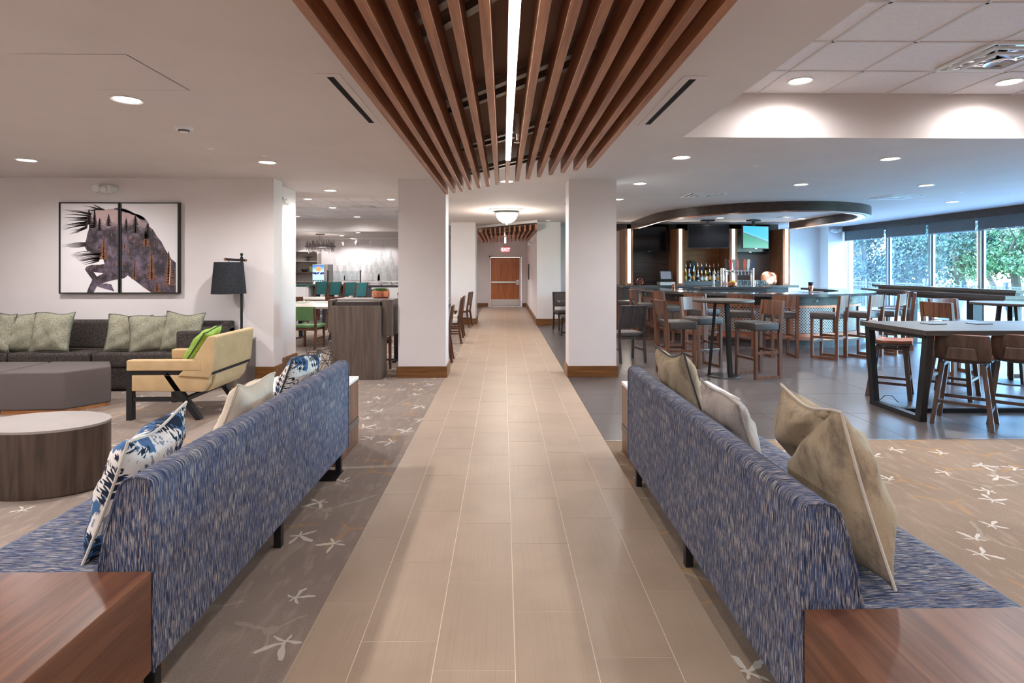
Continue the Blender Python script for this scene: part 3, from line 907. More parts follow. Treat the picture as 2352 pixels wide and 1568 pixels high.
for k in range(22):   # forelock blowing ahead of the face
    s0 = (560 - k * 4, 250 + k * 11); e = (rs.uniform(110, 330), 200 + k * 18 + rs.uniform(-25, 25))
    m = ((s0[0] + e[0]) / 2 + rs.uniform(-30, 40), (s0[1] + e[1]) / 2 + rs.uniform(-60, 50))
    strands.append(strand(smooth(s0, m, e), rs.uniform(6, 14)))
for k in range(8):
    strands.append(strand(smooth((480, 700 + k * 7), (330, 690 + k * 14), (rs.uniform(110, 260), 715 + k * 7)), 4))
for k in range(16):   # mane hanging under the jaw
    s0 = (730 - k * 4, 850 + k * 9); e = (240 + k * 14, 880 + k * 11 + rs.uniform(-10, 20))
    m = (500 + k * 6, 820 + k * 13 + rs.uniform(-30, 30))
    strands.append(strand(smooth(s0, m, e), rs.uniform(6, 12)))
for k in range(10):
    strands.append(strand(smooth((760 - k * 20, 195), (640, 140 + k * 8), (rs.uniform(380, 620), 100 + k * 13)), 7))
mstr = []
for k in range(16):   # pale mane over the crest
    mstr.append(strand(smooth((900 + k * 26, 178 + k * 7), (1080 + k * 24, 150 + k * 12), (1240 + k * 14, 270 + k * 17)), rs.uniform(8, 16)))
firs = [fir(520, 480, 200, 100, 8, 1), fir(605, 470, 190, 60, 9, 2), fir(820, 450, 270, 60, 7, 3), fir(1230, 560, 280, 95, 9, 4), fir(1420, 640, 400, 110, 8, 5), fir(680, 520, 330, 60, 7, 6), fir(1090, 520, 330, 50, 7, 7)]
ofirs = [fir(1480, 1280, 820, 90, 13, 8), fir(1740, 1360, 850, 110, 12, 9), fir(745, 960, 600, 70, 10, 10), fir(1560, 1470, 1310, 90, 6, 11), fir(1215, 1260, 980, 50, 9, 12), fir(1390, 760, 520, 80, 8, 13), fir(1060, 800, 720, 40, 4, 14)]
for side, x0, x1, label in ((-1, 148.5, 284, 'black framed picture of the head and foreleg of a rearing forest-print horse'), (1, 285.5, 418, 'black framed picture of the shoulder of the forest-print horse')):
    t = thing('framed_picture', label, 'picture', (0, PY, 0), group=None)
    Y = PY - .05
    X0, X1 = (x0 - 1156.) / 1295. * Y, (x1 - 1156.) / 1295. * Y
    Z1, Z0 = 1.51 + (616 - 466) / 1295. * Y, 1.51 + (616 - 673.5) / 1295. * Y
    w = .016
    B().box(X0, X0 + w, -.06, 0, Z0, Z1).box(X1 - w, X1, -.06, 0, Z0, Z1).box(X0 + w, X1 - w, -.06, 0, Z0, Z0 + w).box(X0 + w, X1 - w, -.06, 0, Z1 - w, Z1).obj('frame', BLACKP, t)
    B().box(X0 + w, X1 - w, -.045, 0, Z0 + w, Z1 - w).obj('canvas', CANVAS, t)
    lo_, hi_ = X0 + w, X1 - w
    inv = lambda X: ((X / Y * 1295. + 1156.) - 140) * 1977 / 290.
    lim0, lim1 = inv(lo_), inv(hi_)
    def cc(p): return clip(clip(p, 1, lim0), -1, lim1)
    from mathutils.geometry import tessellate_polygon
    tris = tessellate_polygon([[Vector((u, v, 0)) for u, v in body]])
    printmulti('horse_print', [cc([body[i] for i in tr_]) for tr_ in tris], HORSE, t, .0465)
    if side < 0: printpoly('leg_gap', hole, CANVAS, t, .047)
    def mm(groups): return [cc(q) for g_ in groups for q in g_]
    printmulti('hair_print', mm(strands), DARKPRINT, t, .0475)
    printmulti('mane_print', mm(mstr), MANE, t, .0475)
    printmulti('dark_firs', mm(firs), DARKPRINT, t, .048)
    printmulti('autumn_firs', mm(ofirs), RUST, t, .048)
    if side < 0:
        printpoly('blaze', [(500, 430), (520, 420), (522, 480), (498, 560), (480, 600), (492, 500)], CANVAS, t, .0485)
        printpoly('nostril', [(480, 760), (500, 745), (560, 780), (585, 830), (560, 850), (490, 825)], DARKPRINT, t, .0485)
    else:
        TRUNK = plain('trunk_print', srgb(214, 190, 160), .5)
        printpoly('trunk_print', [(1770, 960), (1778, 960), (1755, 1350), (1742, 1350)], TRUNK, t, .0485)
# ------------------------------------------------------------------ lounge furniture
def pillow(name, label, mat, W, H, T, loc, lean, yaw, pipe=None, seed=0, n=18, group=None, roll=0., fold=0.):
    """upright cushion: width along x, height along z, origin at its bottom centre; leans back about x, then turns about z"""
    t = thing(name, label, 'cushion', loc, group=group)
    t.rotation_mode = 'ZYX' if False else 'XYZ'
    t.rotation_euler = (lean, roll, yaw)
    rs = random.Random(seed)
    ph = [rs.uniform(0, 6.28) for _ in range(6)]
    def P(u, v, sgn):
        x = u * W / 2 * (1 - .07 * (1 - v * v)); z = v * H / 2 * (1 - .07 * (1 - u * u))
        th = T / 2 * (max(0, (1 - abs(u) ** 2.6)) ** .55) * (max(0, (1 - abs(v) ** 2.6)) ** .55)
        wr = (.012 * math.sin(7 * u + 3 * v + ph[0]) + .010 * math.sin(-5 * u + 8 * v + ph[1]) + .006 * math.sin(13 * u + 11 * v + ph[2]) * (1 - v * v)) * min(1, th / (T * .2))
        wr += -fold * math.exp(-((u * .8 + v - .55) / .18) ** 2) * (1 - u * u) ** .5 * T
        y = sgn * (th + wr * .6)
        z += -.015 * math.sin(3 * u + ph[3]) * (v > .8)
        return (x, y, z + H / 2)
    verts, faces, idx = [], [], {}
    for sgn in (1, -1):
        for i in range(n + 1):
            for j in range(n + 1):
                u, v = -1 + 2 * i / n, -1 + 2 * j / n
                edge = i in (0, n) or j in (0, n)
                if edge and sgn == -1: idx[(sgn, i, j)] = idx[(1, i, j)]; continue
                idx[(sgn, i, j)] = len(verts); verts.append(P(u, v, sgn if not edge else 0))
        for i in range(n):
            for j in range(n):
                q = [idx[(sgn, i, j)], idx[(sgn, i + 1, j)], idx[(sgn, i + 1, j + 1)], idx[(sgn, i, j + 1)]]
                faces.append(q[::-1] if sgn == 1 else q)
    me = mkmesh('cover', verts, faces)
    for p in me.polygons: p.use_smooth = True
    put('cover', me, mat, t)
    if pipe is not None:
        pts = []
        for k in range(4 * n):
            s, f = divmod(k, n); a = -1 + 2 * f / n
            u, v = ((a, -1), (1, a), (-a, 1), (-1, -a))[s]
            pts.append(P(u, v, 0))
        B().tube(pts, .0055, 6, closed=True).obj('piping', pipe, t, True)
    return t

# --- the two blue benches: profile in (x, z), outer back face at x = 0, the seat goes to +x
def bench(label, x, y0, y1, sgn, nl):
    t = thing('bench', label, 'bench', (x, (y0 + y1) / 2, 0), group=None)
    L = (y1 - y0) / 2
    S = lambda pts: [(sgn * a, b) for a, b in pts]
    back = [(0, .165), (0, .785), (.006, .802), (.02, .812), (.07, .815), (.095, .806), (.112, .785), (.135, .72), (.165, .60), (.19, .46), (.19, .165)]
    b = B().prism(S(back), -L, L, axis=1, bev=.008, seg=2)
    b.obj('backrest', BLUE, t, True, auto=50)
    B().prism(S([(.19, .20), (.19, .44), (.21, .455), (.70, .465), (.735, .455), (.75, .43), (.75, .20)]), -L + .002, L - .002, axis=1, bev=.012, seg=2).obj('seat', BLUE, t, True, auto=50)
    for yy in (-L - .003, L + .003):
        B().tube([(sgn * a, yy, bb) for a, bb in back[:-1]], .0045, 6).obj('welt', BLUE, t, True)
    for yy in nl:
        for xx in (.055, .66):
            B().box(sgn * xx - .02, sgn * xx + .02, yy - .02, yy + .02, 0, .17, .003, 1).obj('leg', BLACK, t)
    B().box(min(sgn * .03, sgn * .72), max(sgn * .03, sgn * .72), -L + .03, L - .03, .15, .20).obj('base_frame', BLACK, t)
    return t
bench('long blue tweed bench with patterned and cream cushions, beside the drum table', -1.165, 1.90, 4.26, -1, (-1.10, -.0, 1.12))
bench('long blue tweed bench with beige cushions, beside the window-side carpet', .885, 1.66, 3.98, 1, (-1.06, .03, 1.08))
tag(B().box(-1.34, -1.19, 4.02, 4.22, .0, .008).obj('floor_outlet', BLACKP), 'black floor outlet plate on the carpet by the bench leg', 'outlet plate')

def cube(label, x0, x1, y0, y1):
    t = thing('cube_table', label, 'side table', ((x0 + x1) / 2, (y0 + y1) / 2, 0))
    w, d = (x1 - x0) / 2, (y1 - y0) / 2
    B().box(-w, w, -d, d, .175, .505, .002, 1).obj('box_body', WALNUT, t)
    for sx in (-1, 1):
        for sy in (-1, 1): B().box(sx * (w - .05) - .018, sx * (w - .05) + .018, sy * (d - .05) - .018, sy * (d - .05) + .018, 0, .175).obj('leg', BLACK, t)
cube('reddish walnut cube table at the end of the bench with patterned cushions', -1.93, -1.167, 1.05, 1.89)
cube('reddish walnut cube table at the end of the bench with beige cushions', .887, 1.66, .85, 1.65)

def white_table(label, x0, x1, y0, y1, h=.575):
    t = thing('white_top_table', label, 'side table', ((x0 + x1) / 2, (y0 + y1) / 2, 0))
    w, d = (x1 - x0) / 2, (y1 - y0) / 2
    B().box(-w + .004, w - .004, -d + .004, d - .004, .235, h - .025).obj('upper_case', WALNUTX, t)
    B().box(-w + .004, w - .004, -d + .004, d - .004, 0., .165).obj('lower_case', WALNUTX, t)
    B().box(-w, w, -d, d, .17, .23).obj('metal_band', GREYW, t)
    B().box(-w, w, -d, d, h - .025, h, .002, 1).obj('top', WHITETOP, t)
white_table('walnut side table with white top under the wire sculpture', -1.96, -1.255, 4.30, 4.92)
white_table('walnut side table with white top behind the beige cushions', .98, 1.70, 4.02, 4.66)

PIPE_D = plain('dark_piping', srgb(62, 62, 68), .7); PIPE_L = plain('cream_piping', srgb(214, 206, 194), .7)
# cushions on the bench by the drum table (their faces look towards -x)
pillow('throw_cushion', 'blue and white houndstooth cushion at the end of the bench by the walnut cube', HOUND, .50, .455, .20, (-1.53, 2.27, .465), R(-20), R(-82), PIPE_L, 1, roll=R(3))
pillow('throw_cushion', 'plain cream cushion in the middle of the blue bench', CREAMF, .50, .47, .16, (-1.50, 3.06, .465), R(-20), R(-88), CREAMF, 2, roll=R(-4))
pillow('throw_cushion', 'blue and white houndstooth cushion beside the wire sculpture', HOUND, .54, .49, .17, (-1.50, 3.86, .465), R(-20), R(-92), PIPE_D, 3, roll=R(-3))
# cushions on the other bench (faces look towards +x)
pillow('throw_cushion', 'large rumpled beige weathered cushion beside the walnut cube', WEATH, .64, .56, .27, (1.31, 2.10, .465), R(-15), R(80), PIPE_L, 4, n=26, fold=.55, roll=R(3))
pillow('throw_cushion', 'small pale grey weathered cushion between two larger ones', WEATH2, .50, .46, .17, (1.24, 2.86, .465), R(-20), R(90), WEATH2, 5, roll=R(-3))
pillow('throw_cushion', 'beige weathered cushion leaning at the white table end of the bench', WEATH, .62, .53, .19, (1.23, 3.60, .465), R(-17), R(90), PIPE_D, 6, roll=R(4))

# wire sculpture on the white top table
def icosa(r):
    p = (1 + 5 ** .5) / 2; k = r / math.hypot(1, p)
    vs = [Vector(v) * k for a in (-1, 1) for b in (-p, p) for v in ((0, a, b), (a, b, 0), (b, 0, a))]
    return vs
w = thing('wire_sculpture', 'spiky black wire star sculpture on the white topped table', 'sculpture', (-1.50, 4.62, .578), .4)
vs = icosa(.105); m = min((a - b).length for a in vs for b in vs if a is not b)
up = Vector((0, 0, .165))
for i, a in enumerate(vs):
    for b in vs[i + 1:]:
        if (a - b).length < m * 1.05: B().tube([a + up, b + up], .0022, 5).obj('rod', BLACK, w)
fc = [(a, b, c) for i, a in enumerate(vs) for j, b in enumerate(vs) for k, c in enumerate(vs) if i < j < k and max((a - b).length, (b - c).length, (a - c).length) < m * 1.05]
for a, b, c in fc:
    tip = (a + b + c).normalized() * .168
    if (tip + up).z < .004: tip *= .95
    for q in (a, b, c): B().tube([q + up, tip + up], .002, 5).obj('rod', BLACK, w)

# drum table
t = thing('drum_table', 'oval dark wood drum table with pale top behind the blue bench', 'side table', (-3.19, 3.97, 0))
B().lathe([(0, 0), (.98, 0), (1., .01), (1., .432), (0, .432)], seg=64, sx=.42, sy=.275).obj('drum_body', DRUMW, t, True, auto=30)
B().lathe([(0, .432), (1.004, .432), (1.004, .448), (.99, .45), (0, .45)], seg=64, sx=.42, sy=.275).obj('top', TOPGREY, t, True, auto=30)

# ottomans forming an octagon
def ottoman(label, poly):
    cx = sum(p[0] for p in poly) / len(poly); cy = sum(p[1] for p in poly) / len(poly)
    t = thing('ottoman', label, 'ottoman', (cx, cy, 0))
    q = [(a - cx, b - cy) for a, b in poly]
    B().prism(q, .04, .435, bev=.022, seg=3).obj('cushion_block', OTTO, t, True, auto=60)
    B().prism([(a * .96, b * .96) for a, b in q], 0, .045).obj('plinth', HONEYW, t)
    return t
P1 = [(-5.2, 5.88), (-4.56, 5.92), (-4.32, 6.28), (-4.55, 6.6), (-5.2, 6.6)]
ottoman('dark grey quilted ottoman with angled corner, beside the tan armchair', P1)
ottoman('dark grey quilted ottoman further from the tan armchair', [(-10.43 - a, b - .02) for a, b in P1][::-1])

# sofa along the wall
SX0, SX1 = -8.6, -3.66
t = thing('sofa', 'long dark brown fabric sofa against the lounge wall', 'sofa', ((SX0 + SX1) / 2, 7.36, 0))
cx = (SX0 + SX1) / 2
B().box(SX0 - cx, SX1 - cx, -.37, .40, .03, .29, .015).obj('base', SOFAF, t, True)
B().box(SX0 - cx + .05, SX1 - cx - .05, -.33, .36, 0, .04).obj('plinth', BLACKP, t)
B().box(SX0 - cx, SX1 - cx, .22, .40, .29, .80, .03, 3).obj('back_frame', SOFAF, t, True)
sw = 1.02; xs = -4.02
k = 0
while xs > SX0 + .2:
    B().box(xs - sw + .006 - cx, xs - .006 - cx, -.40, .10, .29, .475, .045, 4).obj('seat_cushion', SOFAF, t, True, auto=60)
    B().box(xs - sw + .006 - cx, xs - .006 - cx, .06, .24, .46, .835, .05, 4).obj('back_cushion', SOFAF, t, True, auto=60)
    xs -= sw; k += 1
B().box(-4.02 - cx, SX1 - cx, -.38, .39, .03, .735, .03, 3).obj('arm', SOFAF, t, True, auto=60)
ORD = ('first', 'second', 'third', 'fourth', 'fifth', 'sixth', 'seventh', 'eighth', 'ninth', 'tenth', 'eleventh')
PIPE_S = plain('sage_piping', srgb(96, 98, 88), .8)
for i, (px, yy, yaw, s) in enumerate(((-6, 7.05, -14, 1.), (56, 7.08, 22, 1.), (120, 7.02, -6, 1.03), (296, 7.08, 12, .95), (357, 7.10, 26, .95), (414, 7.08, -8, 1.))):
    X = (px - 1156.) / 1295. * yy
    pillow('sofa_cushion', 'sage linen cushion on the dark sofa, %s counted from the tall lamp' % ORD[5 - i], SAGE, .53 * s, .49 * s, .16, (X, yy + .02, .468), R(-14), R(yaw), PIPE_S, 20 + i, group='sage cushions on the dark sofa', roll=R((-2, 3, -2, 2, -3, 2)[i]))

# tan armchair facing -x
c = thing('armchair', 'tan suede armchair with angular black metal frame and green cushion', 'armchair', (-3.33, 6.06, 0))
W2 = .38
# side profile polygons in (x, z), extruded along y
B().prism([(-.37, .30), (.36, .27), (.42, .34), (.44, .45), (-.37, .45)], -W2 + .04, W2 - .04, axis=1, bev=.02, seg=3).obj('seat_body', TAN, c, True, auto=60)
for s in (-1, 1):
    y0, y1 = (s * W2 - .055, s * W2 + .055)
    B().prism([(-.395, .495), (.34, .495), (.34, .60), (-.395, .60)], y0, y1, axis=1, bev=.014, seg=3).obj('armrest', TAN, c, True, auto=60)
    B().prism([(-.36, .29), (.34, .28), (.40, .36), (.41, .45), (-.36, .45)], min(s * (W2 - .04), s * (W2 + .03)), max(s * (W2 - .04), s * (W2 + .03)), axis=1, bev=.01).obj('side_panel', TAN, c, True, auto=60)
B().prism([(.10, .44), (.25, .60), (.39, .82), (.41, .838), (.47, .838), (.48, .82), (.45, .50), (.41, .42)], -W2 - .05, W2 + .05, axis=1, bev=.016, seg=3).obj('backrest', TAN, c, True, auto=60)
B().box(-.37, .20, -W2 + .06, W2 - .06, .44, .50, .025, 3).obj('seat_cushion', TAN, c, True, auto=60)
for s in (-1, 1):
    y = s * W2
    B().box(-.41, .40, y - .03, y + .03, .452, .49).obj('arm_rail', BLACK, c)
    B().box(-.41, -.355, y - .03, y + .03, 0, .452).obj('leg', BLACK, c)
    B().bar((-.02, y, .46), (.30, y, 0.0), .06, .05).obj('leg', BLACK, c)
    B().box(-.36, .20, y - .02, y + .02, .185, .225).obj('stretcher', BLACK, c)
B().box(.40, .44, -W2 - .03, W2 + .03, .452, .49).obj('back_rail', BLACK, c)
B().box(.14, .19, -W2, W2, .19, .225).obj('cross_bar', BLACK, c)
pillow('throw_cushion', 'lime green cushion with dark corded edge in the tan armchair', GREENF, .46, .46, .16, (-3.29, 5.97, .50), R(-33), R(-84), PIPE_D, 9, roll=R(4))

# end table and lamp behind the armchair
t = thing('end_table', 'grey brown end table with pale top between sofa and pier', 'side table', (-3.51, 7.46, 0))
B().box(-.125, .125, -.30, .30, 0, .55).obj('case', GREYW, t)
B().box(-.13, .13, -.305, .305, .55, .572).obj('top', TOPGREY, t)
l = thing('table_lamp', 'tall black lamp with drum shade hung from its side arm', 'lamp', (-3.492, 7.58, .572))
B().lathe([(0, 0), (.075, 0), (.078, .012), (.02, .022), (0, .022)], seg=28).obj('base', BLACK, l, True)
B().cyl((0, 0), .017, .02, 1.06, 16).obj('pole', BLACK, l, True)
B().lathe([(0, 1.06), (.02, 1.06), (.022, 1.08), (.01, 1.095), (.012, 1.10), (.02, 1.12), (.014, 1.14), (0, 1.145)], seg=16).obj('finial', BLACK, l, True)
arm = B().tube([(.05, 0, 1.045), (-.21, 0, 1.058)], .016, 12).obj('arm', BLACK, l, True)
B().ball((-.215, 0, 1.058), .021).ball((.055, 0, 1.045), .018).obj('arm_tip', COPPERD, arm, True)
sh = B().lathe([(.178, 1.02), (.215, .60), (.209, .60), (.172, 1.02), (.178, 1.02)], (-.165, -.01, 0), seg=48).obj('shade', LAMPF, l, True, auto=30)
B().cyl((-.165, -.01), .172, 1.012, 1.018, 32).obj('diffuser', WHITE, sh)
B().cyl((-.165, -.01), .006, 1.0, 1.055, 8).obj('hanger', BLACK, sh)

# ------------------------------------------------------------------ podium with copper bowl
h = thing('host_podium', 'dark grey brown host podium standing by the white column', 'podium', (-1.93, 7.88, 0))
# lower body then the offset upper box with a tray opening drawn as a dark block
B().box(-.395, .265, .10, .22, 0, .66, .003, 1).obj('lower_body', GREYW, h)
B().box(-.40, .27, -.21, .10, 0, 1.0, .003, 1).obj('front_panel', GREYW, h)
B().box(-.36, .25, -.16, .10, 1.0, 1.052).obj('tray_shade_block', BARPANEL, h)  # solid dark block standing in for the shade inside the tray opening
B().box(.27, .415, -.14, .34, .58, 1.08, .003, 1).obj('side_box', GREYW, h)
B().box(-.455, -.40, -.18, .34, .64, 1.08, .003, 1).obj('side_wing', GREYW, h)
B().box(-.40, .27, .10, .34, .66, 1.05, .003, 1).obj('rear_box', GREYW, h)
B().box(-.40, .27, .06, .345, 1.052, 1.085, .003, 1).obj('top_shelf', TOPGREY, h)
B().prism([(-.40, .30), (-.46, .50), (-.46, .515), (-.40, .515)], -.15, .15, axis=1).obj('brochure_pocket', GREYW, h)
bx = thing('copper_planter', 'low round copper bowl planted with succulents on the podium', 'planter', (-1.76, 8.13, 1.087))
B().lathe([(0, 0), (.10, 0), (.122, .012), (.126, .05), (.122, .10), (.115, .104), (.108, .10), (.108, .085), (0, .085)], seg=40).obj('bowl', COPPER, bx, True)
SUCC = [plain('succulent_green', srgb(86, 130, 62), .5, var=.2), plain('succulent_dark', srgb(52, 96, 50), .5, var=.2), plain('succulent_red', srgb(150, 74, 60), .5, var=.2)]
rs = random.Random(5)
for k in range(13):
    a = k * 2.4; rr = .02 + .075 * ((k * 7) % 13) / 13
    px, py = rr * math.cos(a), rr * math.sin(a); sz = rs.uniform(.05, .07)
    b = B()
    for ring, (nn, tilt) in enumerate(((7, 25), (6, 50), (4, 72))):
        for q in range(nn):
            an = 2 * PI * q / nn + ring * .4
            L = sz * (1.0 - ring * .18)
            d = Vector((math.cos(an) * math.cos(R(tilt)), math.sin(an) * math.cos(R(tilt)), math.sin(R(tilt))))
            b.tube([(px, py, .088), Vector((px, py, .09)) + d * L * .6, Vector((px, py, .09)) + d * L * 1.25], .0065, 5, .001)
    b.obj('succulent', SUCC[(0, 1, 0, 2, 1)[k % 5]], bx, True)
# ------------------------------------------------------------------ stools and tables on the bar floor
def make_stool(label, group):
    """bar stool facing +x, origin on the floor"""
    t = thing('bar_stool', label, 'bar stool', (0, 0, 0), group=group)
    w, d = .20, .215
    for sy in (-1, 1):
        B().box(d - .042, d, sy * w - .021, sy * w + .021, 0.0, .66, .003, 1).obj('leg', STOOLW, t)
        B().prism([(-d, 0), (-d + .045, 0), (-d + .05, .60), (-d - .005, 1.06), (-d - .045, 1.06), (-d - .002, .60)], sy * w - .021, sy * w + .021, axis=1).obj('leg', STOOLW, t)
        B().box(-d + .045, d - .042, sy * w - .018, sy * w + .018, 0, .04).obj('sled_bar', STOOLW, t)
        B().box(-d + .046, d - .042, sy * w - .014, sy * w + .014, .34, .375).obj('side_stretcher', STOOLW, t)
    B().box(-d + .01, -d + .035, -w + .021, w - .021, .34, .375).obj('rear_stretcher', STOOLW, t)
    fr = B().box(d - .036, d - .012, -w + .021, w - .021, .25, .285).obj('foot_rail', STOOLW, t)
    B().box(d - .040, d - .008, -w + .021, w - .021, .285, .291).obj('rail_cap', STEEL, fr)
    # curved back panel
    n = 8; vs, fs = [], []
    for i in range(n + 1):
        y = -w + .021 + (2 * w - .042) * i / n; bow = -.022 * (1 - (2 * i / n - 1) ** 2)
        for (x, z) in ((-d - .018, .86), (-d + .004, .86), (-d - .012, 1.06), (-d - .034, 1.06)): vs.append((x + bow, y, z))
    for i in range(n):
        a, b = i * 4, i * 4 + 4
        for k in range(4): fs.append((a + k, a + (k + 1) % 4, b + (k + 1) % 4, b + k))
    fs += [(3, 2, 1, 0), (n * 4, n * 4 + 1, n * 4 + 2, n * 4 + 3)]
    me = mkmesh('back_panel', vs, fs); put('back_panel', me, STOOLW, t)
    B().box(-d + .05, d + .01, -w - .022, w + .022, .66, .765, .02, 3).obj('seat', SEATL, t, True, auto=60)
    return t
GB, GR, GW = 'stools along the curved bar', 'stools at the round high table', 'stools near the windows'
LB = 'walnut bar stool with charcoal seat drawn up to the curved bar'
LR = 'walnut bar stool at the round high table with its back towards the white column'
LW = 'walnut bar stool with charcoal seat at the pedestal table near the windows'
st = make_stool(LR, GR)
st.location = (2.46, 8.02, 0); st.rotation_euler = (0, 0, R(4))
dup(st, (3.565, 7.835, 0), math.atan2(-.11, -.46), 'walnut bar stool at the round high table with its back towards the counter table', GR)
dup(st, (3.06, 8.66, 0), R(-72), 'walnut bar stool on the bar side of the round high table', GR)
for i, (x, y, a) in enumerate(((2.78, 13.0, 2), (3.0, 12.05, 4), (3.28, 11.1, 12), (3.62, 10.2, 38), (4.15, 9.78, 62), (4.76, 9.62, 84), (5.50, 9.44, 130), (6.2, 9.62, 118), (6.85, 9.95, 128), (7.45, 10.5, 145), (7.72, 11.05, 155))):
    dup(st, (x, y, 0), R(a), 'walnut bar stool with charcoal seat, %s along the curved bar from its white end panel' % ORD[i], GB)
dup(st, (5.98, 7.45, 0), R(12), 'walnut bar stool by the windows with its back towards the bar stools', GW)
dup(st, (6.55, 8.05, 0), R(-88), 'walnut bar stool between the splayed high table and the drink rail', GW)
dup(st, (7.25, 7.55, 0), R(178), 'walnut bar stool by the windows with its back towards the glass', GW)

def round_table(label, x, y, r, h, flat=True):
    t = thing('high_table', label, 'high table', (x, y, 0))
    B().lathe([(0, h - .035), (r - .01, h - .035), (r, h - .025), (r, h - .004), (r - .006, h), (0, h)], seg=56).obj('table_top', GREYWX, t, True, auto=30)
    B().lathe([(0, 0), (.215, 0), (.22, .006), (.215, .014), (0, .014)], seg=40).obj('base_disc', BLACK, t, True, auto=30)
    for k in range(3):
        a = R(-80 + 120 * k); ca, sa = math.cos(a), math.sin(a)
        B().bar((ca * .185, sa * .185, .01), (ca * .10, sa * .10, h - .03), .05, .04, up=(ca, sa, 0)).obj('leg', BLACK, t)
    B().lathe([(0, h - .045), (.14, h - .045), (.14, h - .035), (0, h - .035)], seg=24).obj('mount_plate', BLACK, t)
    return t
round_table('round high table with three splayed black legs among the stools', 3.08, 7.86, .41, 1.075)
round_table('round high table with splayed legs near the window stools', 6.68, 7.35, .41, 1.06)

# rectangular counter table
t = thing('counter_table', 'long grey counter table on angled black frames', 'table', (5.35, 5.86, 0))
X0, X1 = -1.30, 1.55
B().box(X0, X1, -.52, .48, .862, .912, .002, 1).obj('table_top', GREYWX, t)
for x in (X0 + .075, X1 - .12):
    f = B().bar((x, -.35, .03), (x, -.45, .862), .075, .06, up=(1, 0, 0)).obj('leg', BLACK, t)
    B().bar((x, .34, .03), (x, .43, .862), .075, .06, up=(1, 0, 0)).obj('leg', BLACK, t)
    B().box(x - .037, x + .037, -.385, .37, 0, .05).obj('foot_bar', BLACK, t)
    B().box(x - .037, x + .037, -.45, .43, .825, .862).obj('top_bar', BLACK, t)
B().box(X0 + .11, X1 - .15, -.03, .03, .0, .045).obj('floor_beam', BLACK, t)
cable = B().tube([(X0 + .09, .28, .06), (X0 + .13, .25, .12), (X0 + .19, .22, .12), (X0 + .24, .2, .055)], .004, 6).obj('cable_loop', BLACK, t, True)
for x in (4.63, 5.13):
    tag(B().box(-.10, .10, -.065, .065, 0, .008, .002, 1).obj('menu_card', BLACKP, None, False, (x, 6.0, .9125), (0, 0, R(4))), 'flat black menu card lying on the counter table', 'menu card', 'menu cards on the counter table')

# leather counter chairs
def make_cchair(label, group):
    """faces +y; a bent wooden shell padded in leather on four splayed legs"""
    t = thing('counter_chair', label, 'counter chair', (0, 0, 0), group=group)
    prof = [(.22, .605), (.10, .595), (-.06, .590), (-.15, .605), (-.195, .655), (-.21, .76), (-.222, .875)]
    W = .215
    def shell(off, th, w0, inset):
        vs, fs = [], []
        n = len(prof)
        nrm = []
        for i, (y, z) in enumerate(prof):
            a = prof[max(0, i - 1)]; b = prof[min(n - 1, i + 1)]
            dy, dz = b[0] - a[0], b[1] - a[1]; l = math.hypot(dy, dz); nrm.append((-dz / l * -1, dy / l * -1))
        rows = []
        m = 8
        for i, (y, z) in enumerate(prof):
            ny, nz = nrm[i]
            if nz < 0 and i < 3: ny, nz = -ny, -nz
            for s in (0, 1):
                for j in range(m + 1):
                    u = -1 + 2 * j / m
                    ww = w0 * (1. if i > 0 else .94) * (.94 if i == n - 1 else 1)
                    cup = .03 * u * u
                    o = off + s * th
                    vs.append((u * ww, y + ny * o + (cup if i >= 4 else 0) , z + nz * o + (cup if i < 4 else 0)))
        st_ = 2 * (m + 1)
        for i in range(n - 1):
            for s in (0, 1):
                for j in range(m):
                    a = i * st_ + s * (m + 1) + j; q = (a, a + 1, a + st_ + 1, a + st_)
                    fs.append(q if s else q[::-1])
            for j in (0, m):
                a = i * st_ + j; q = (a, a + m + 1, a + st_ + m + 1, a + st_)
                fs.append(q if j else q[::-1])
        for i in (0, n - 1):
            for j in range(m):
                a = i * st_ + j; q = (a, a + 1, a + m + 2, a + m + 1)
                fs.append(q if i == 0 else q[::-1])
        me = mkmesh('shell', vs, fs)
        bm = bmesh.new(); bm.from_mesh(me); bmesh.ops.recalc_face_normals(bm, faces=bm.faces); bm.to_mesh(me); bm.free()
        for p in me.polygons: p.use_smooth = True
        me.set_sharp_from_angle(angle=R(50))
        return me
    put('shell', shell(0, .016, W, 0), LEGW, t)
    put('pad', shell(.017, .026, W - .008, 0), COGNAC, t)
    B().prism([(-.12, .645), (.12, .645), (.10, .755), (-.10, .755)], -.236, -.212, axis=1, bev=.004, seg=1).obj('back_plate', LEGW, t)
    for sx in (-1, 1):
        for (yt, yb) in ((.15, .20), (-.13, -.215)):
            B().bar((sx * .155, yt, .59), (sx * .225, yb, 0), .045, .036, up=(1, 0, 0)).obj('leg', LEGW, t)
        B().bar((sx * .155, -.13, .575), (sx * .155, .19, .575), .03, .03).obj('seat_rail', LEGW, t)
        B().bar((sx * .206, -.19, .17), (sx * .206, .185, .17), .018, .03).obj('side_stretcher', LEGW, t)
    B().bar((-.20, .188, .22), (.20, .188, .22), .028, .03).obj('foot_rail', LEGW, t)
    B().bar((-.20, -.19, .22), (.20, -.19, .22), .024, .03).obj('rear_stretcher', LEGW, t)
    return t
GC = 'counter chairs around the counter table'
LC2 = 'brown leather counter chair on the carpet side of the table, %s from the bar'
cc = make_cchair(LC2 % 'first', GC)
cc.location = (4.50, 5.43, 0); cc.rotation_euler = (0, 0, R(-46))
dup(cc, (5.03, 5.42, 0), R(-42), LC2 % 'second', GC)
LC3 = 'brown leather counter chair on the far side of the table, %s from the bar'
dup(cc, (4.62, 6.66, 0), R(-128), LC3 % 'first', GC)
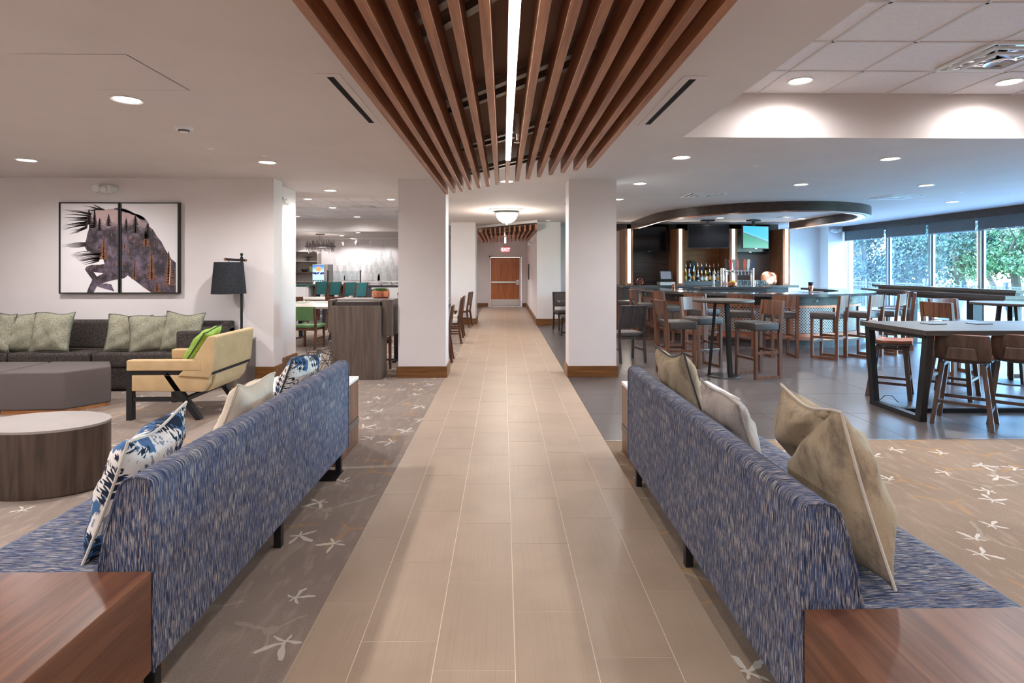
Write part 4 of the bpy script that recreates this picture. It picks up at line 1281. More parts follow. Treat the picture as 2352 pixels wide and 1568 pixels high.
dup(cc, (5.35, 6.62, 0), R(-140), LC3 % 'second', GC)
cc2 = None

# long drink rail before the windows
t = thing('drink_rail', 'long dark two-level standing counter in front of the windows', 'counter', (8.35, 10.88, 0))
B().box(-.20, .22, -1.85, 1.85, 1.0, 1.06, .003, 1).obj('counter_top', STONE, t)
B().box(-.20, .20, -1.83, 1.83, .94, 1.0).obj('apron', BARW, t)
B().box(.02, .26, -1.80, 1.80, 1.10, 1.15, .003, 1).obj('upper_shelf', STONE, t)
B().box(.10, .18, -1.7, 1.7, 1.06, 1.10).obj('riser', BARW, t)
for y in (-1.0, 0.55): B().box(-.07, .09, y - .07, y + .07, 0, .94).obj('pedestal', BLACK, t)
for y in (-1.0, 0.55): B().box(-.22, .24, y - .2, y + .2, 0, .02).obj('base_plate', BLACK, t)

# ------------------------------------------------------------------ the bar
BX, BYC, BA, BB, BYE = 5.65, 12.85, 2.25, 2.35, 15.0
def ucurve(a, b, n=48, y_end=BYE):
    """U seen from above: left straight, half ellipse at the front, right straight"""
    pts = [(BX - a, y_end), (BX - a, (y_end + BYC) / 2)]
    for k in range(n + 1):
        th = PI + PI * k / n
        pts.append((BX + a * math.cos(th), BYC + b * math.sin(th)))
    pts += [(BX + a, (y_end + BYC) / 2), (BX + a, y_end)]
    return pts
def uband(a0, b0, a1, b1, z0, z1, uv=None, yl=BYE, yr=BYE, n=48):
    o, i = ucurve(a0, b0, n), ucurve(a1, b1, n)
    o[0] = (o[0][0], yl); i[0] = (i[0][0], yl); o[-1] = (o[-1][0], yr); i[-1] = (i[-1][0], yr)
    m = len(o); vs, fs = [], []
    for p, q in zip(o, i): vs += [(p[0], p[1], z0), (p[0], p[1], z1), (q[0], q[1], z1), (q[0], q[1], z0)]
    for k in range(m - 1):
        a, b = 4 * k, 4 * k + 4
        for e in range(4): fs.append((a + e, a + (e + 1) % 4, b + (e + 1) % 4, b + e))
    fs += [(3, 2, 1, 0), (4 * m - 4, 4 * m - 3, 4 * m - 2, 4 * m - 1)]
    me = mkmesh('band', vs, fs)
    bm = bmesh.new(); bm.from_mesh(me); bmesh.ops.recalc_face_normals(bm, faces=bm.faces); bm.to_mesh(me); bm.free()
    for p in me.polygons: p.use_smooth = True
    me.set_sharp_from_angle(angle=R(30))
    return me
def rel(me, root):
    for v in me.vertices: v.co -= Vector(root.location)
    return me
bar = thing('bar_counter', 'curved bar counter with stone top and copper framed mesh front', 'bar', (BX, BYC, 0))
YR = 13.9
YL = 14.3
def bpart(name, me, mat): me.name = name; return put(name, rel(me, bar), mat, bar)
bpart('counter_top', uband(2.42, 2.52, 1.75, 1.85, .98, 1.03, yl=YL, yr=YR), STONE)
bpart('top_band', uband(2.12, 2.22, 1.95, 2.05, .80, .98, yl=YL, yr=YR), BARW)
bpart('copper_rail', uband(2.14, 2.24, 1.98, 2.08, .755, .80, yl=YL, yr=YR), COPPERD)
bpart('body', uband(2.09, 2.19, 1.9, 2.0, .10, .80, yl=YL, yr=YR), BARW)
bpart('copper_skirt', uband(2.14, 2.24, 1.98, 2.08, .20, .27, yl=YL, yr=YR), COPPERD)
bpart('foot_ledge', uband(2.28, 2.38, 1.98, 2.08, .16, .20, yl=YL, yr=YR), COPPERD)
bpart('plinth', uband(2.2, 2.3, 1.98, 2.08, 0, .16, yl=YL, yr=YR), BARPANEL)
# mesh panels and copper posts along the front
pts = ucurve(2.115, 2.215, 96); pts[0] = (pts[0][0], YL); pts[-1] = (pts[-1][0], YR)
cum = [0]
for a, b in zip(pts, pts[1:]): cum.append(cum[-1] + math.dist(a, b))
def at(s):
    s = min(max(s, 0), cum[-1])
    for k in range(len(pts) - 1):
        if cum[k + 1] >= s:
            f = (s - cum[k]) / (cum[k + 1] - cum[k]); a, b = pts[k], pts[k + 1]
            return Vector((a[0] + (b[0] - a[0]) * f, a[1] + (b[1] - a[1]) * f, 0)), Vector((b[0] - a[0], b[1] - a[1], 0)).normalized()
NP = 10; seg = cum[-1] / NP
for i in range(NP):
    s0, s1 = i * seg + .03, (i + 1) * seg - .03
    n = 8; vs, fs, uv = [], [], []
    for k in range(n + 1):
        s = s0 + (s1 - s0) * k / n; p, d = at(s)
        for z in (.275, .752): vs.append((p.x - BX, p.y - BYC, z)); uv.append((s / .055, z / .055))
    for k in range(n): fs.append((2 * k, 2 * k + 2, 2 * k + 3, 2 * k + 1))
    me = mkmesh('mesh_panel', vs, fs); ul = me.uv_layers.new(name='UVMap')
    for lp in me.loops: ul.data[lp.index].uv = uv[lp.vertex_index]
    for p_ in me.polygons: p_.use_smooth = True
    put('mesh_panel', me, DIAMOND, bar)
    p, d = at(i * seg); nrm = Vector((d.y, -d.x, 0))
    if nrm.dot(Vector((BX, BYC, 0)) - p) > 0: nrm = -nrm
    B().cbox((0, 0, .513), (.06, .03, .485)).obj('copper_post', COPPERD, bar, loc=(p.x - BX + nrm.x * .012, p.y - BYC + nrm.y * .012, 0), rot=(0, 0, math.atan2(d.y, d.x)))
    p, d = at((i + .5) * seg)
    hk = B().tube([(-.035, -.03, .885), (-.03, -.035, .865), (-.012, -.036, .86), (0, -.036, .88), (.012, -.036, .9), (.03, -.036, .895), (.035, -.03, .875)], .006, 6)
    nrm = Vector((d.y, -d.x, 0)); sg = 1 if nrm.dot(p - Vector((BX, BYC, 0))) > 0 else -1
    hk.obj('purse_hook', CHROME, bar, True, loc=(p.x - BX, p.y - BYC, 0), rot=(0, 0, math.atan2(d.y, d.x) + (0 if sg > 0 else PI)))
B().box(BX - 2.2 - BX, -1.78, YL - .02 - BYC, YL + .01 - BYC, 0, .98).obj('end_panel', WHITETOP, bar)

# oval soffit ring with light strip
ring = thing('bar_soffit', 'dark wood oval soffit ring with glowing inner edge above the bar', 'soffit', (BX, BYC, 0))
def rpart(name, me, mat): me.name = name; return put(name, rel(me, ring), mat, ring)
rpart('fascia', uband(2.25, 2.6, 2.13, 2.48, 2.565, CEIL - .001, yl=14.98, yr=14.98), BARW)
rpart('inner_fascia', uband(2.05, 2.40, 2.0, 2.35, 2.565, CEIL - .001, yl=14.98, yr=14.98), BARW)
rpart('light_strip', uband(2.13, 2.48, 2.05, 2.40, 2.58, 2.60, yl=14.98, yr=14.98), LEDW)
rpart('copper_lip', uband(2.15, 2.5, 2.13, 2.48, 2.555, 2.568, yl=14.98, yr=14.98), COPPERD)

# back bar
bb = thing('back_bar', 'dark panelled back bar with glowing vertical light strips', 'back bar', (BX, 15.3, 0))
posts = [(1437, 1455), (1556, 1574), (1679, 1697), (1803, 1820)]
PYB = 15.0
def xp(px, Y): return (px - 1156.) / 1295. * Y
for a, b in posts:
    x0, x1 = xp(a, PYB) - BX, xp(b, PYB) - BX; c0 = (x0 + x1) / 2
    ps = B().box(x0, x1, -.30, .45, 1.06, 2.57).obj('post', POSTW, bb)
    B().box(c0 - .035, c0 + .035, -.306, -.30, 1.12, 2.56).obj('light_strip', LEDW, ps)
gaps = [(xp(1455, PYB), xp(1556, PYB), BARPANEL), (xp(1574, PYB), xp(1679, PYB), HONEYW), (xp(1697, PYB), xp(1803, PYB), BARPANEL)]
for x0, x1, m in gaps:
    B().box(x0 - BX, x1 - BX, .45, .5, 1.06, 2.74).obj('back_panel', m, bb)
B().box(xp(1430, PYB) - BX, xp(1824, PYB) - BX, .45, .58, 2.57, 2.744).obj('head_panel', BARW, bb)
B().box(xp(1430, PYB) - BX, xp(1836, PYB) - BX, -.40, .45, 1.0, 1.06).obj('back_counter', STONE, bb)
B().box(xp(1430, PYB) - BX, xp(1815, PYB) - BX, -.32, .45, 0, 1.0).obj('base_cabinet', BARPANEL, bb)
x0, x1 = xp(1576, PYB) - BX, xp(1678, PYB) - BX
B().box(x0, x1, -.10, .44, 1.06, 1.16).obj('bottle_step', plain('step_grey', srgb(92, 92, 96), .4), bb)
B().box(x0, x1, .14, .44, 1.16, 1.30).obj('bottle_step', STEEL, bb)

# televisions
def tv(label, x, y, z, w, hgt, rz=0., screen=None, hang=0., tilt=0.):
    t = thing('television', label, 'television', (x, y, z), rot=(tilt, 0, rz))
    B().box(-w / 2, w / 2, 0, .05, -hgt / 2, hgt / 2, .006, 1).obj('casing', BLACKP, t)
    B().box(-w / 2 + .015, w / 2 - .015, -.003, 0, -hgt / 2 + .025, hgt / 2 - .015).obj('screen', screen or SCREEN, t)
    B().box(-.03, .03, -.006, -.001, -hgt / 2 + .004, -hgt / 2 + .012).obj('logo_strip', CHROME, t)
    if hang:
        b = B().box(-.03, .03, .05, .11, -.1, hgt / 2 + hang).obj('hanger', BLACK, t)
        B().box(-.16, .16, .0, .16, hgt / 2 + hang - .03, hgt / 2 + hang).obj('ceiling_plate', BLACK, b)
    return t
SCREEN = plain('dark_screen', srgb(14, 15, 18), .12, var=.1)
def _game():
    m = Mat('match_on_screen', (0, 0, 0), .3)
    x, y, z = m.xyz()
    d = z + x * .28
    n = m.noise((30., 1., 60.), 3.)
    c = m.mix(d.ss(-.03, -.01), srgb(58, 140, 116), srgb(70, 120, 128))
    c = m.mix((d + n * .03).ss(.02, .04), c, srgb(64, 176, 206))
    c = m.mix(d.ss(.0, .01) * d.ss(.05, .03) * n.gt(.56), c, srgb(190, 220, 220))
    c = m.mix((n.ss(.5, .7)) * d.lt(-.02) * .3, c, srgb(40, 110, 90))
    m.nt.links.new(c, m.b.inputs['Emission Color']); m.b.inputs['Emission Strength'].default_value = .8
    m.color(m.mix(.95, c, (0, 0, 0))); return m.m
tv('dark television on the bar wall above the till', xp(1495, 15.4), 15.5, 1.51 + (616 - 548) / 1295 * 15.4, .96, .70)
tv('dark television hung from the ceiling over the liquor bottles', xp(1630, 14.2), 14.2, 2.315, 1.04, .60, R(-2), hang=.125)
tv('dark television on the bar wall behind the lit one', 6.88, 15.6, 2.28, 1.05, .66)
tv('television hung from the ceiling showing a green stadium match', xp(1736, 14.2), 14.1, 2.29, .84, .58, R(20), _game(), hang=.15)

# bottles
def bottle_mesh(k):
    prof = [[(0, 0), (.036, 0), (.038, .01), (.038, .16), (.03, .195), (.013, .215), (.013, .28), (0, .28)],
            [(0, 0), (.042, 0), (.042, .13), (.036, .165), (.014, .185), (.014, .25), (0, .25)],
            [(0, 0), (.033, 0), (.034, .19), (.02, .225), (.012, .24), (.012, .30), (0, .30)]][k]
    lab = [(.0385, .04, .13), (.0425, .03, .11), (.0345, .05, .15)][k]
    a = B().lathe(prof, seg=14).mesh('glass', True, 50)
    b = B().lathe([(lab[0], lab[1]), (lab[0], lab[2])], seg=14).mesh('paper_label', True)
    zt = prof[-1][1]
    c = B().lathe([(0, zt - .035), (.015, zt - .035), (.015, zt + .006), (.006, zt + .008), (.004, zt + .05), (0, zt + .05)], seg=10).mesh('pourer', True)
    return a, b, c
bms = [bottle_mesh(k) for k in range(3)]
GLC = [plain('liquor_%d' % i, srgb(*c), .08, var=.1, spec=.8) for i, c in enumerate(((196, 200, 204), (120, 66, 28), (46, 62, 40), (40, 84, 170), (150, 96, 40), (30, 26, 28)))]
LBC = [plain('label_%d' % i, srgb(*c), .6, var=.25, nscale=60.) for i, c in enumerate(((238, 232, 220), (226, 196, 60), (190, 36, 36), (220, 150, 60), (200, 206, 214), (30, 30, 34)))]
names = ['clear', 'amber', 'dark green', 'blue', 'honey brown', 'black']
lnames = ['white', 'yellow', 'red', 'orange', 'silver', 'black']
rs = random.Random(11)
Y2, Y1 = 15.52, 15.3
nb = 0
for row, (yy, zz, cnt) in enumerate(((15.58, 1.302, 10), (15.28, 1.162, 10))):
    for i in range(cnt):
        x = xp(1580, PYB) + .04 + (xp(1676, PYB) - xp(1580, PYB) - .09) * i / (cnt - 1) + rs.uniform(-.012, .012)
        g, lc, k = (rs.randrange(6), rs.randrange(6), rs.randrange(3))
        t = thing('liquor_bottle', '%s liquor bottle with a %s label on the %s bottle step' % (names[g], lnames[lc], ('upper', 'lower')[row]), 'bottle', (x, yy, zz), group='bottles on the back bar')
        put('glass', bms[k][0], None, t).data = bms[k][0]
        o = t.children[-1]
        me = bms[k][0].copy(); me.materials.clear(); me.materials.append(GLC[g]); o.data = me
        me = bms[k][1].copy(); me.materials.clear(); me.materials.append(LBC[lc]); put('paper_label', me, None, t)
        me = bms[k][2].copy(); me.materials.clear(); me.materials.append(CHROME); put('pourer', me, None, t)
tag(B().box(-.07, .07, -.04, .04, 0, .42, .004, 1).obj('bottle_carton', BLACKP, None, False, (xp(1613, PYB), 15.66, 1.302)), 'tall black gift carton standing among the liquor bottles', 'carton')

# till
t = thing('till', 'dark touch-screen till on a silver cash drawer', 'till', (xp(1531, 15), 14.98, 1.062))
B().box(-.20, .20, -.14, .18, 0, .085, .004, 1).obj('cash_drawer', plain('drawer_silver', srgb(176, 176, 178), .4, .4), t)
B().box(-.15, .15, -.02, .1, .085, .11, .004, 1).obj('stand', BLACKP, t)
s = B().box(-.17, .17, -.02, .02, 0, .27, .01, 2).obj('monitor', BLACKP, t, False, (0, .0, .12), (R(-14), 0, 0))
B().box(-.14, .14, -.024, -.02, .04, .245).obj('display', emis('till_display', srgb(96, 98, 108), .5), s)

# copper ornaments on the back counter
t = thing('copper_emblem', 'round copper wire emblem standing on the back bar counter', 'ornament', (xp(1470, 14.9), 14.85, 1.062))
pts = [(.085 * math.cos(a), 0, .095 + .085 * math.sin(a)) for a in [R(-40 + 10 * k) for k in range(32)]]
B().tube(pts, .008, 6).obj('ring', COPPER, t, True)
B().tube([(-.06, 0, .11), (-.02, 0, .13), (.03, 0, .125), (.05, 0, .10), (.0, 0, .085), (-.03, 0, .07), (.03, 0, .05), (.05, 0, .03)], .007, 6).obj('swash', COPPER, t, True)
B().box(-.03, .03, -.03, .03, 0, .012).obj('foot', COPPER, t)
def plate(label, x, y, z, r, rz):
    t = thing('copper_plate', label, 'plate', (x, y, z), rot=(R(-10), 0, rz))
    B().lathe([(0, .012), (r * .62, .012), (r * .66, .004), (r * .70, .0), (r * .97, -.012), (r, -.008), (r * .7, .012), (0, .022)], seg=44).obj('dish', COPPER, t, True, (0, 0, r), (R(90), 0, 0))
    B().bar((-.07, -.03, .004), (-.07, .05, .06), .012).bar((.07, -.03, .004), (.07, .05, .06), .012).bar((-.07, .02, .03), (.07, .02, .03), .01).obj('stand', BLACK, t)
plate('round polished copper plate on a stand beside the glasses', xp(1769, 15.05), 15.05, 1.064, .185, 0)
plate('round copper plate leaning by the last light strip', 7.30, 15.2, 1.064, .17, R(-14))

# inner raised shelf with tap tower
t = thing('tap_shelf', 'raised stone shelf inside the bar under the beer taps', 'shelf', (4.98, 12.2, 0))
B().box(-.76, .76, -.2, .2, 1.07, 1.115, .004, 1).obj('shelf_top', STONE, t)
B().box(-.68, .68, -.16, .16, 0, 1.07).obj('shelf_body', BARPANEL, t)
TXc = xp(1697, 12.2); 
t = thing('tap_tower', 'chrome beer tap tower with a row of branded tap handles', 'beer tap', (TXc, 12.2, 1.115))
for x in (-.33, -.26, .33): B().cyl((x, 0), .038, 0, .40, 20).obj('column', CHROME, t, True)
B().tube([(-.33, 0, .33), (.36, 0, .33)], .03, 16).obj('beam', CHROME, t, True)
hc = [(40, 36, 40), (200, 44, 50), (150, 160, 158), (190, 110, 110), (92, 70, 60), (222, 90, 50), (216, 216, 222), (50, 60, 96)]
for k in range(8):
    x = -.24 + .075 * k
    f = B().tube([(x, -.01, .33), (x, -.07, .32), (x, -.085, .25)], .011, 8).obj('faucet', CHROME, t, True)
    tl = -.0 + .02 * k
    B().prism([(-.012, 0), (.012, 0), (.026, .08), (.028, .21), (.018, .235), (-.018, .235), (-.028, .21), (-.026, .08)], -.014, .014, axis=1).obj('tap_handle', plain('handle_%d' % k, srgb(*hc[k]), .35, var=.15, nscale=30.), f, False, (x, -.05, .36), (0, R(2 * (k - 4)), 0))
t = thing('lemon_bowl', 'copper bowl heaped with lemons on the tap shelf', 'bowl', (xp(1687, 12.0), 12.03, 1.117))
B().lathe([(0, 0), (.07, 0), (.095, .02), (.10, .09), (.095, .092), (.088, .03), (0, .02)], seg=32).obj('bowl', COPPER, t, True)
LEM = plain('lemon_peel', srgb(242, 196, 48), .5, var=.08, bump=.2)
rs = random.Random(2)
for k in range(9):
    a = k * 2.3; rr = .045 if k < 7 else .012
    tag(B().ball((0, 0, 0), .03, 2, (1.25, 1, 1)).obj('lemon', LEM, None, True, (t.location.x + rr * math.cos(a), 12.03 + rr * math.sin(a), 1.117 + (.078 if k < 7 else .112)), (0, rs.uniform(-.5, .5), a)), 'yellow lemon in the copper bowl on the tap shelf', 'lemon', 'lemons in the copper bowl')
gm = B().lathe([(0, 0), (.03, 0), (.036, .13), (.033, .13), (.027, .012), (0, .012)], seg=14).mesh('glass', True, 50)
for k in range(10):
    x = xp(1700, 12.4) + .085 * (k % 5); y = 12.28 + .08 * (k // 5)
    tag(put('tumbler', gm, CLEAR, None, (x, y, 1.117)), 'clear tumbler behind the chrome tap tower', 'glass', 'tumblers on the tap shelf')
for k in range(5):
    tag(put('tumbler', gm, CLEAR, None, (xp(1741, 15.05) - .06 + .075 * k, 15.03, 1.061)), 'clear tumbler beside the copper plate on the back counter', 'glass', 'tumblers by the copper plate')
t = thing('water_tap', 'chrome water tap on the tap shelf beside the beer tower', 'tap', (xp(1642, 12.2), 12.2, 1.115))
B().cyl((0, 0), .03, 0, .02, 16).cyl((0, 0), .018, .02, .26, 12).obj('stem', CHROME, t, True)
B().tube([(0, 0, .26), (0, -.03, .30), (0, -.09, .31), (0, -.12, .27)], .014, 10).obj('spout', CHROME, t, True)
mg = tag(B().lathe([(0, 0), (.033, 0), (.04, .1), (.037, .1), (.03, .006), (0, .006)], seg=20).obj('copper_mug', COPPER, None, True, (xp(1549, 13.4), 13.4, 1.031)), 'small copper cup on the stone bar top', 'cup')
t = thing('cocktail_shaker', 'copper shaker with a black cap on the curved bar top', 'shaker', (xp(1868, 11.3), 11.3, 1.031))
B().lathe([(0, 0), (.035, 0), (.047, .10), (.044, .13), (0, .13)], seg=22).obj('body', COPPER, t, True)
B().lathe([(0, .13), (.043, .13), (.05, .20), (0, .20)], seg=22).obj('cap', BLACKP, t, True)
for k, (dx, dy, a) in enumerate(((-.18, -.1, 10), (.02, -.12, -12), (-.28, .02, 30))):
    tag(B().box(-.11, .11, -.08, .08, 0, .006).obj('bar_menu', (BLACKP, WHITETOP, BARW)[k], None, False, (t.location.x + dx, 11.25 + dy, 1.031 + .0075 * k), (0, 0, R(a))), ('black', 'white', 'brown')[k] + ' menu card on the curved bar top by the shaker', 'menu card')
tag(B().box(-.2, .2, -.12, .12, 0, .003).obj('bar_mat', CHROME, None, False, (4.15, 13.1, 1.0305)), 'thin silver tray lying on the bar top by the till', 'tray')
# ------------------------------------------------------------------ chairs
def make_dchair(name, label, group, frame, pad, h=.90, seat=.46, backpad=True, panel=None):
    """side chair facing +x"""
    t = thing(name, label, 'chair', (0, 0, 0), group=group)
    w, d = .21, .22
    for sy in (-1, 1):
        B().bar((d - .03, sy * (w - .02), seat - .06), (d - .01, sy * (w - .02), 0), .036, .036).obj('leg', frame, t)
        B().prism([(-d - .06, 0), (-d - .02, 0), (-d + .045, seat - .05), (-d - .03, h), (-d - .065, h), (-d, seat - .05)], sy * w - .018, sy * w + .018, axis=1).obj('leg', frame, t)
        B().bar((-d, sy * (w - .01), .2), (d - .03, sy * (w - .02), .2), .02, .03).obj('side_stretcher', frame, t)
    B().box(-d + .02, d, -w + .02, w - .02, seat - .085, seat - .045).obj('seat_frame', frame, t)
    B().box(-d + .03, d + .015, -w - .01, w + .01, seat - .045, seat + .02, .018, 2).obj('seat', pad, t, True, auto=60)
    B().prism([(-d + .012, seat + .10), (-d - .012, seat + .10), (-d - .062, h - .005), (-d - .03, h - .005)], -w + .018, w - .018, axis=1).obj('back_panel', panel or frame, t)
    if backpad:
        B().prism([(-d + .035, seat + .11), (-d + .012, seat + .11), (-d - .03, h - .02), (-d - .005, h - .02)], -w + .025, w - .025, axis=1, bev=.006, seg=1).obj('back_pad', pad, t)
    B().box(-d - .066, -d - .028, -w - .018, w + .018, h - .02, h).obj('top_rail', panel or frame, t)
    return t
LV = 'dark wood chair with oatmeal padded back beside the walkway, %s beyond the column'
GV = 'dining chairs along the walkway'
dc = make_dchair('dining_chair', LV % 'first', GV, CHAIRW, LIGHTF)
dc.location = (-1.09, 8.98 + .25, 0); dc.rotation_euler = (0, 0, R(182))
for i, (x, y, a) in enumerate(((-1.12, 11.5, 186), (-1.13, 12.45, 180), (-1.10, 14.65, 172))): dup(dc, (x, y, 0), R(a), LV % ORD[i + 1])
ob = dup(dc, (-1.95, 8.72, 0), R(100), 'dark wood chair half hidden between the podium and the column'); del ob['group']
def dtable(label, x, y, w, d, top, h=.755, group=None):
    t = thing('dining_table', label, 'table', (x, y, 0), group=group)
    B().box(-w / 2, w / 2, -d / 2, d / 2, h - .035, h, .004, 1).obj('table_top', top, t)
    B().box(-.04, .04, -.04, .04, .02, h - .035).obj('column', BLACK, t)
    B().box(-.25, .25, -.03, .03, 0, .03).box(-.03, .03, -.25, .25, 0, .03).obj('base', BLACK, t)
    return t
PALET = wood('pale_table_top', srgb(172, 160, 150), srgb(204, 194, 184), 0, .3)
GT = 'dining tables behind the column'
for y in (9.3, 11.6, 14.4): dtable('square pale dining table beside the chairs along the walkway', -1.75, y, .7, .7, PALET, group=GT)
LV2 = 'dark wood chair with oatmeal padded back facing the walkway from beyond the tables'
for y in (9.5, 11.7, 14.3): dup(dc, (-2.36, y, 0), R(2), LV2, 'chairs on the far side of the walkway tables')

# chairs and table behind the other column
DARKF = wood('espresso_wood', srgb(40, 34, 34), srgb(66, 56, 54), 2, .4)
LD = 'black leather chair with dark wood legs at the small table behind the column'
GD = 'black chairs behind the column'
bc = make_dchair('leather_chair', LD, GD, DARKF, SEATL, .92, .46)
bc.location = (1.55, 12.45, 0); bc.rotation_euler = (0, 0, R(110))
dup(bc, (1.5, 13.85, 0), R(-80))
dup(bc, (2.02, 9.2, 0), R(100), 'black leather chair with brown legs between the column and the bar stools', None)
dtable('small dark square table between the black chairs', 1.62, 13.15, .66, .66, STONE, .76)

# ------------------------------------------------------------------ dining room
GG = 'green chairs at the long table'
gc = make_dchair('green_chair', 'green leather chair further from the podium at the pale long table', GG, CHAIRW, GREENL, .80, .44, panel=GREENL)
gc.location = (-3.66, 10.72, 0); gc.rotation_euler = (0, 0, R(84))
dup(gc, (-3.1, 10.95, 0), R(112), 'green leather chair next to the podium at the pale long table')
t = thing('long_table', 'long pale wood dining table with blue black trestle legs', 'table', (-3.9, 12.0, 0))
B().box(-.75, .75, -1.0, .95, .72, .76, .004, 1).obj('table_top', PALET, t)
TRES = plain('navy_trestle', srgb(36, 54, 70), .4, var=.08)
for x in (-.5, .35):
    B().bar((x, -.34, 0), (x + .06, -.1, .72), .08, .09).bar((x, .34, 0), (x + .06, .1, .72), .08, .09).obj('trestle', TRES, t)
tp = thing('long_table', 'second pale dining table with olive place mats further back', 'table', (-5.2, 14.5, 0))
B().box(-1.2, 1.2, -.45, .45, .72, .76, .004, 1).obj('table_top', PALET, tp)
for x in (-.8, .7): B().box(x - .04, x + .04, -.3, .3, 0, .72).obj('trestle', TRES, tp)
MATG = plain('olive_mat', srgb(112, 138, 104), .6, var=.06)
for x in (-4.3, -3.7, -3.4 + .3):
    tag(B().box(-.21, .21, -.15, .15, 0, .005, .002, 1).obj('place_mat', MATG, None, False, (x - .15, 12.3, .7605)), 'olive green place mat on the pale long table', 'place mat', 'place mats on the long table')
LBR = 'brown wooden chair with low back at the second dining table'
brc = make_dchair('wooden_chair', LBR, 'brown chairs at the second table', CHAIRW, LIGHTF, .82, .46, False)
brc.location = (-5.1, 14.05, 0); brc.rotation_euler = (0, 0, R(90))
dup(brc, (-4.1, 14.05, 0), R(90))
dup(brc, (-2.6, 12.6, 0), R(180), 'brown wooden chair visible between podium and column', None)
ob = bpy.data.objects['wooden_chair.002']
if 'group' in ob: del ob['group']
# teal chairs at the counter
LT = 'teal leather high-back chair before the buffet counter, %s from the drink dispenser'
tc = make_dchair('teal_chair', LT % 'first', 'teal chairs at the buffet counter', CHAIRW, TEALL, 1.12, .64, panel=TEALL)
tc.location = (xp(727, 16.9), 16.9, 0); tc.rotation_euler = (0, 0, R(150))
for i, (px, yy) in enumerate(((757, 16.5), (790, 16.0), (816, 15.6))): dup(tc, (xp(px, yy), yy, 0), R(150), LT % ORD[i + 1])
# counter
k = thing('buffet_counter', 'low buffet counter with dark teal top and open dark bays', 'counter', (0, 0, 0))
x0, x1 = xp(675, 17.6), xp(818, 17.6)
B().box(x0, x1, 17.3, 18.0, .97, 1.02).obj('counter_top', plain('teal_stone', srgb(52, 84, 80), .25), k)
nbay = 4
for i in range(nbay + 1):
    xx = x0 + .1 + (x1 - x0 - .2) * i / nbay
    B().box(xx - .04, xx + .04, 17.35, 17.95, 0, .97).obj('divider', WALL, k)
B().box(x0 + .1, x1 - .1, 17.85, 17.95, 0, .97).obj('back_board', BARPANEL, k)
B().box(x0 + .05, x0 + .5, 17.32, 17.345, 0, .95).obj('end_panel', WHITETOP, k)
k = thing('serving_station', 'grey serving station with louvred doors and glowing white panel', 'counter', (0, 0, 0))
x2, x3 = xp(819, 18.4), xp(930, 18.4)
B().box(x2, x3, 18.1, 18.8, 0, .93).obj('cabinet', plain('slate_cabinet', srgb(86, 88, 104), .5), k)
B().box(x2 - .03, x3, 18.06, 18.85, .93, .97).obj('counter_top', STONE, k)
for i in range(9): B().box(x2 + .08, x2 + .62, 18.085, 18.1, .3 + .06 * i, .34 + .06 * i).obj('louvre', plain_throat, k)
B().box(x3 - 1.0, x3 - .1, 18.085, 18.1, .55, .9).obj('white_panel', WHITETOP, k)
def chafing(x):
    t = thing('chafing_dish', 'chrome chafing dish on the serving station', 'chafing dish', (x, 18.4, .971), group='chafing dishes on the serving station')
    B().box(-.2, .2, -.14, .14, .05, .10, .01).obj('pan', CHROME, t)
    for sx in (-1, 1): B().box(sx * .17 - .012, sx * .17 + .012, -.1, .1, 0, .05).obj('foot', CHROME, t)
    B().box(-.19, .19, -.13, .13, .10, .125, .01).obj('lid', STEEL, t)
chafing(xp(862, 18.4)); chafing(xp(889, 18.4)); chafing(xp(914, 18.4))
# sneeze guard
g = thing('sneeze_guard', 'clear glass sneeze guard on slim dark posts over the buffet', 'glass guard', (0, 17.9, 0))
for px in (755, 829):
    x = xp(px, 17.9); B().cyl((x, 0), .02, 1.02 if px < 818 else .0, 1.45, 8).obj('post', BLACK, g)
B().box(xp(756, 17.9), xp(828, 17.9), -.01, .01, 1.12, 1.42).obj('glass_panel', CLEAR, g)
# beverage dispenser
v = thing('drink_dispenser', 'drink dispenser with a blue orange-splash front panel', 'drink machine', (xp(739, 18.6), 18.5, 0))
B().box(-.42, .42, -.1, .5, 0, .93).obj('cabinet', BARPANEL, v)
B().box(-.20, .30, -.12, .45, .93, 1.64, .01).obj('housing', STEEL, v)
def _splash():
    m = Mat('splash_print', srgb(60, 140, 214), .3)
    x, y, z = m.xyz()
    n = m.noise(14., 3.)
    dx = x; dz = z - .36
    r = (dx * dx + dz * dz)._m('SQRT')
    c = m.mix((z + n * .1).ss(.28, .55), srgb(176, 220, 244), srgb(44, 120, 206))
    c = m.mix((r + n * .05).ss(.12, .1), c, srgb(240, 150, 90))
    c = m.mix((dz + .14).abs().lt(.035) * n.gt(.42), c, srgb(44, 40, 110))
    nt = m.nt; nt.links.new(c, m.b.inputs['Emission Color']); m.b.inputs['Emission Strength'].default_value = .55
    m.color(c); return m.m
B().box(-.19, .17, -.126, -.12, 0, .48).obj('front_print', _splash(), v, False, (0, 0, 1.13))
B().box(-.16, .14, -.125, -.12, .96, 1.1).obj('tray_panel', emis('dispenser_glow', srgb(190, 228, 248), .8), v)
for i in range(5): B().cyl((-.15 + .07 * i, -.14), .012, 1.08, 1.13, 8).obj('nozzle', BLACKP, v)
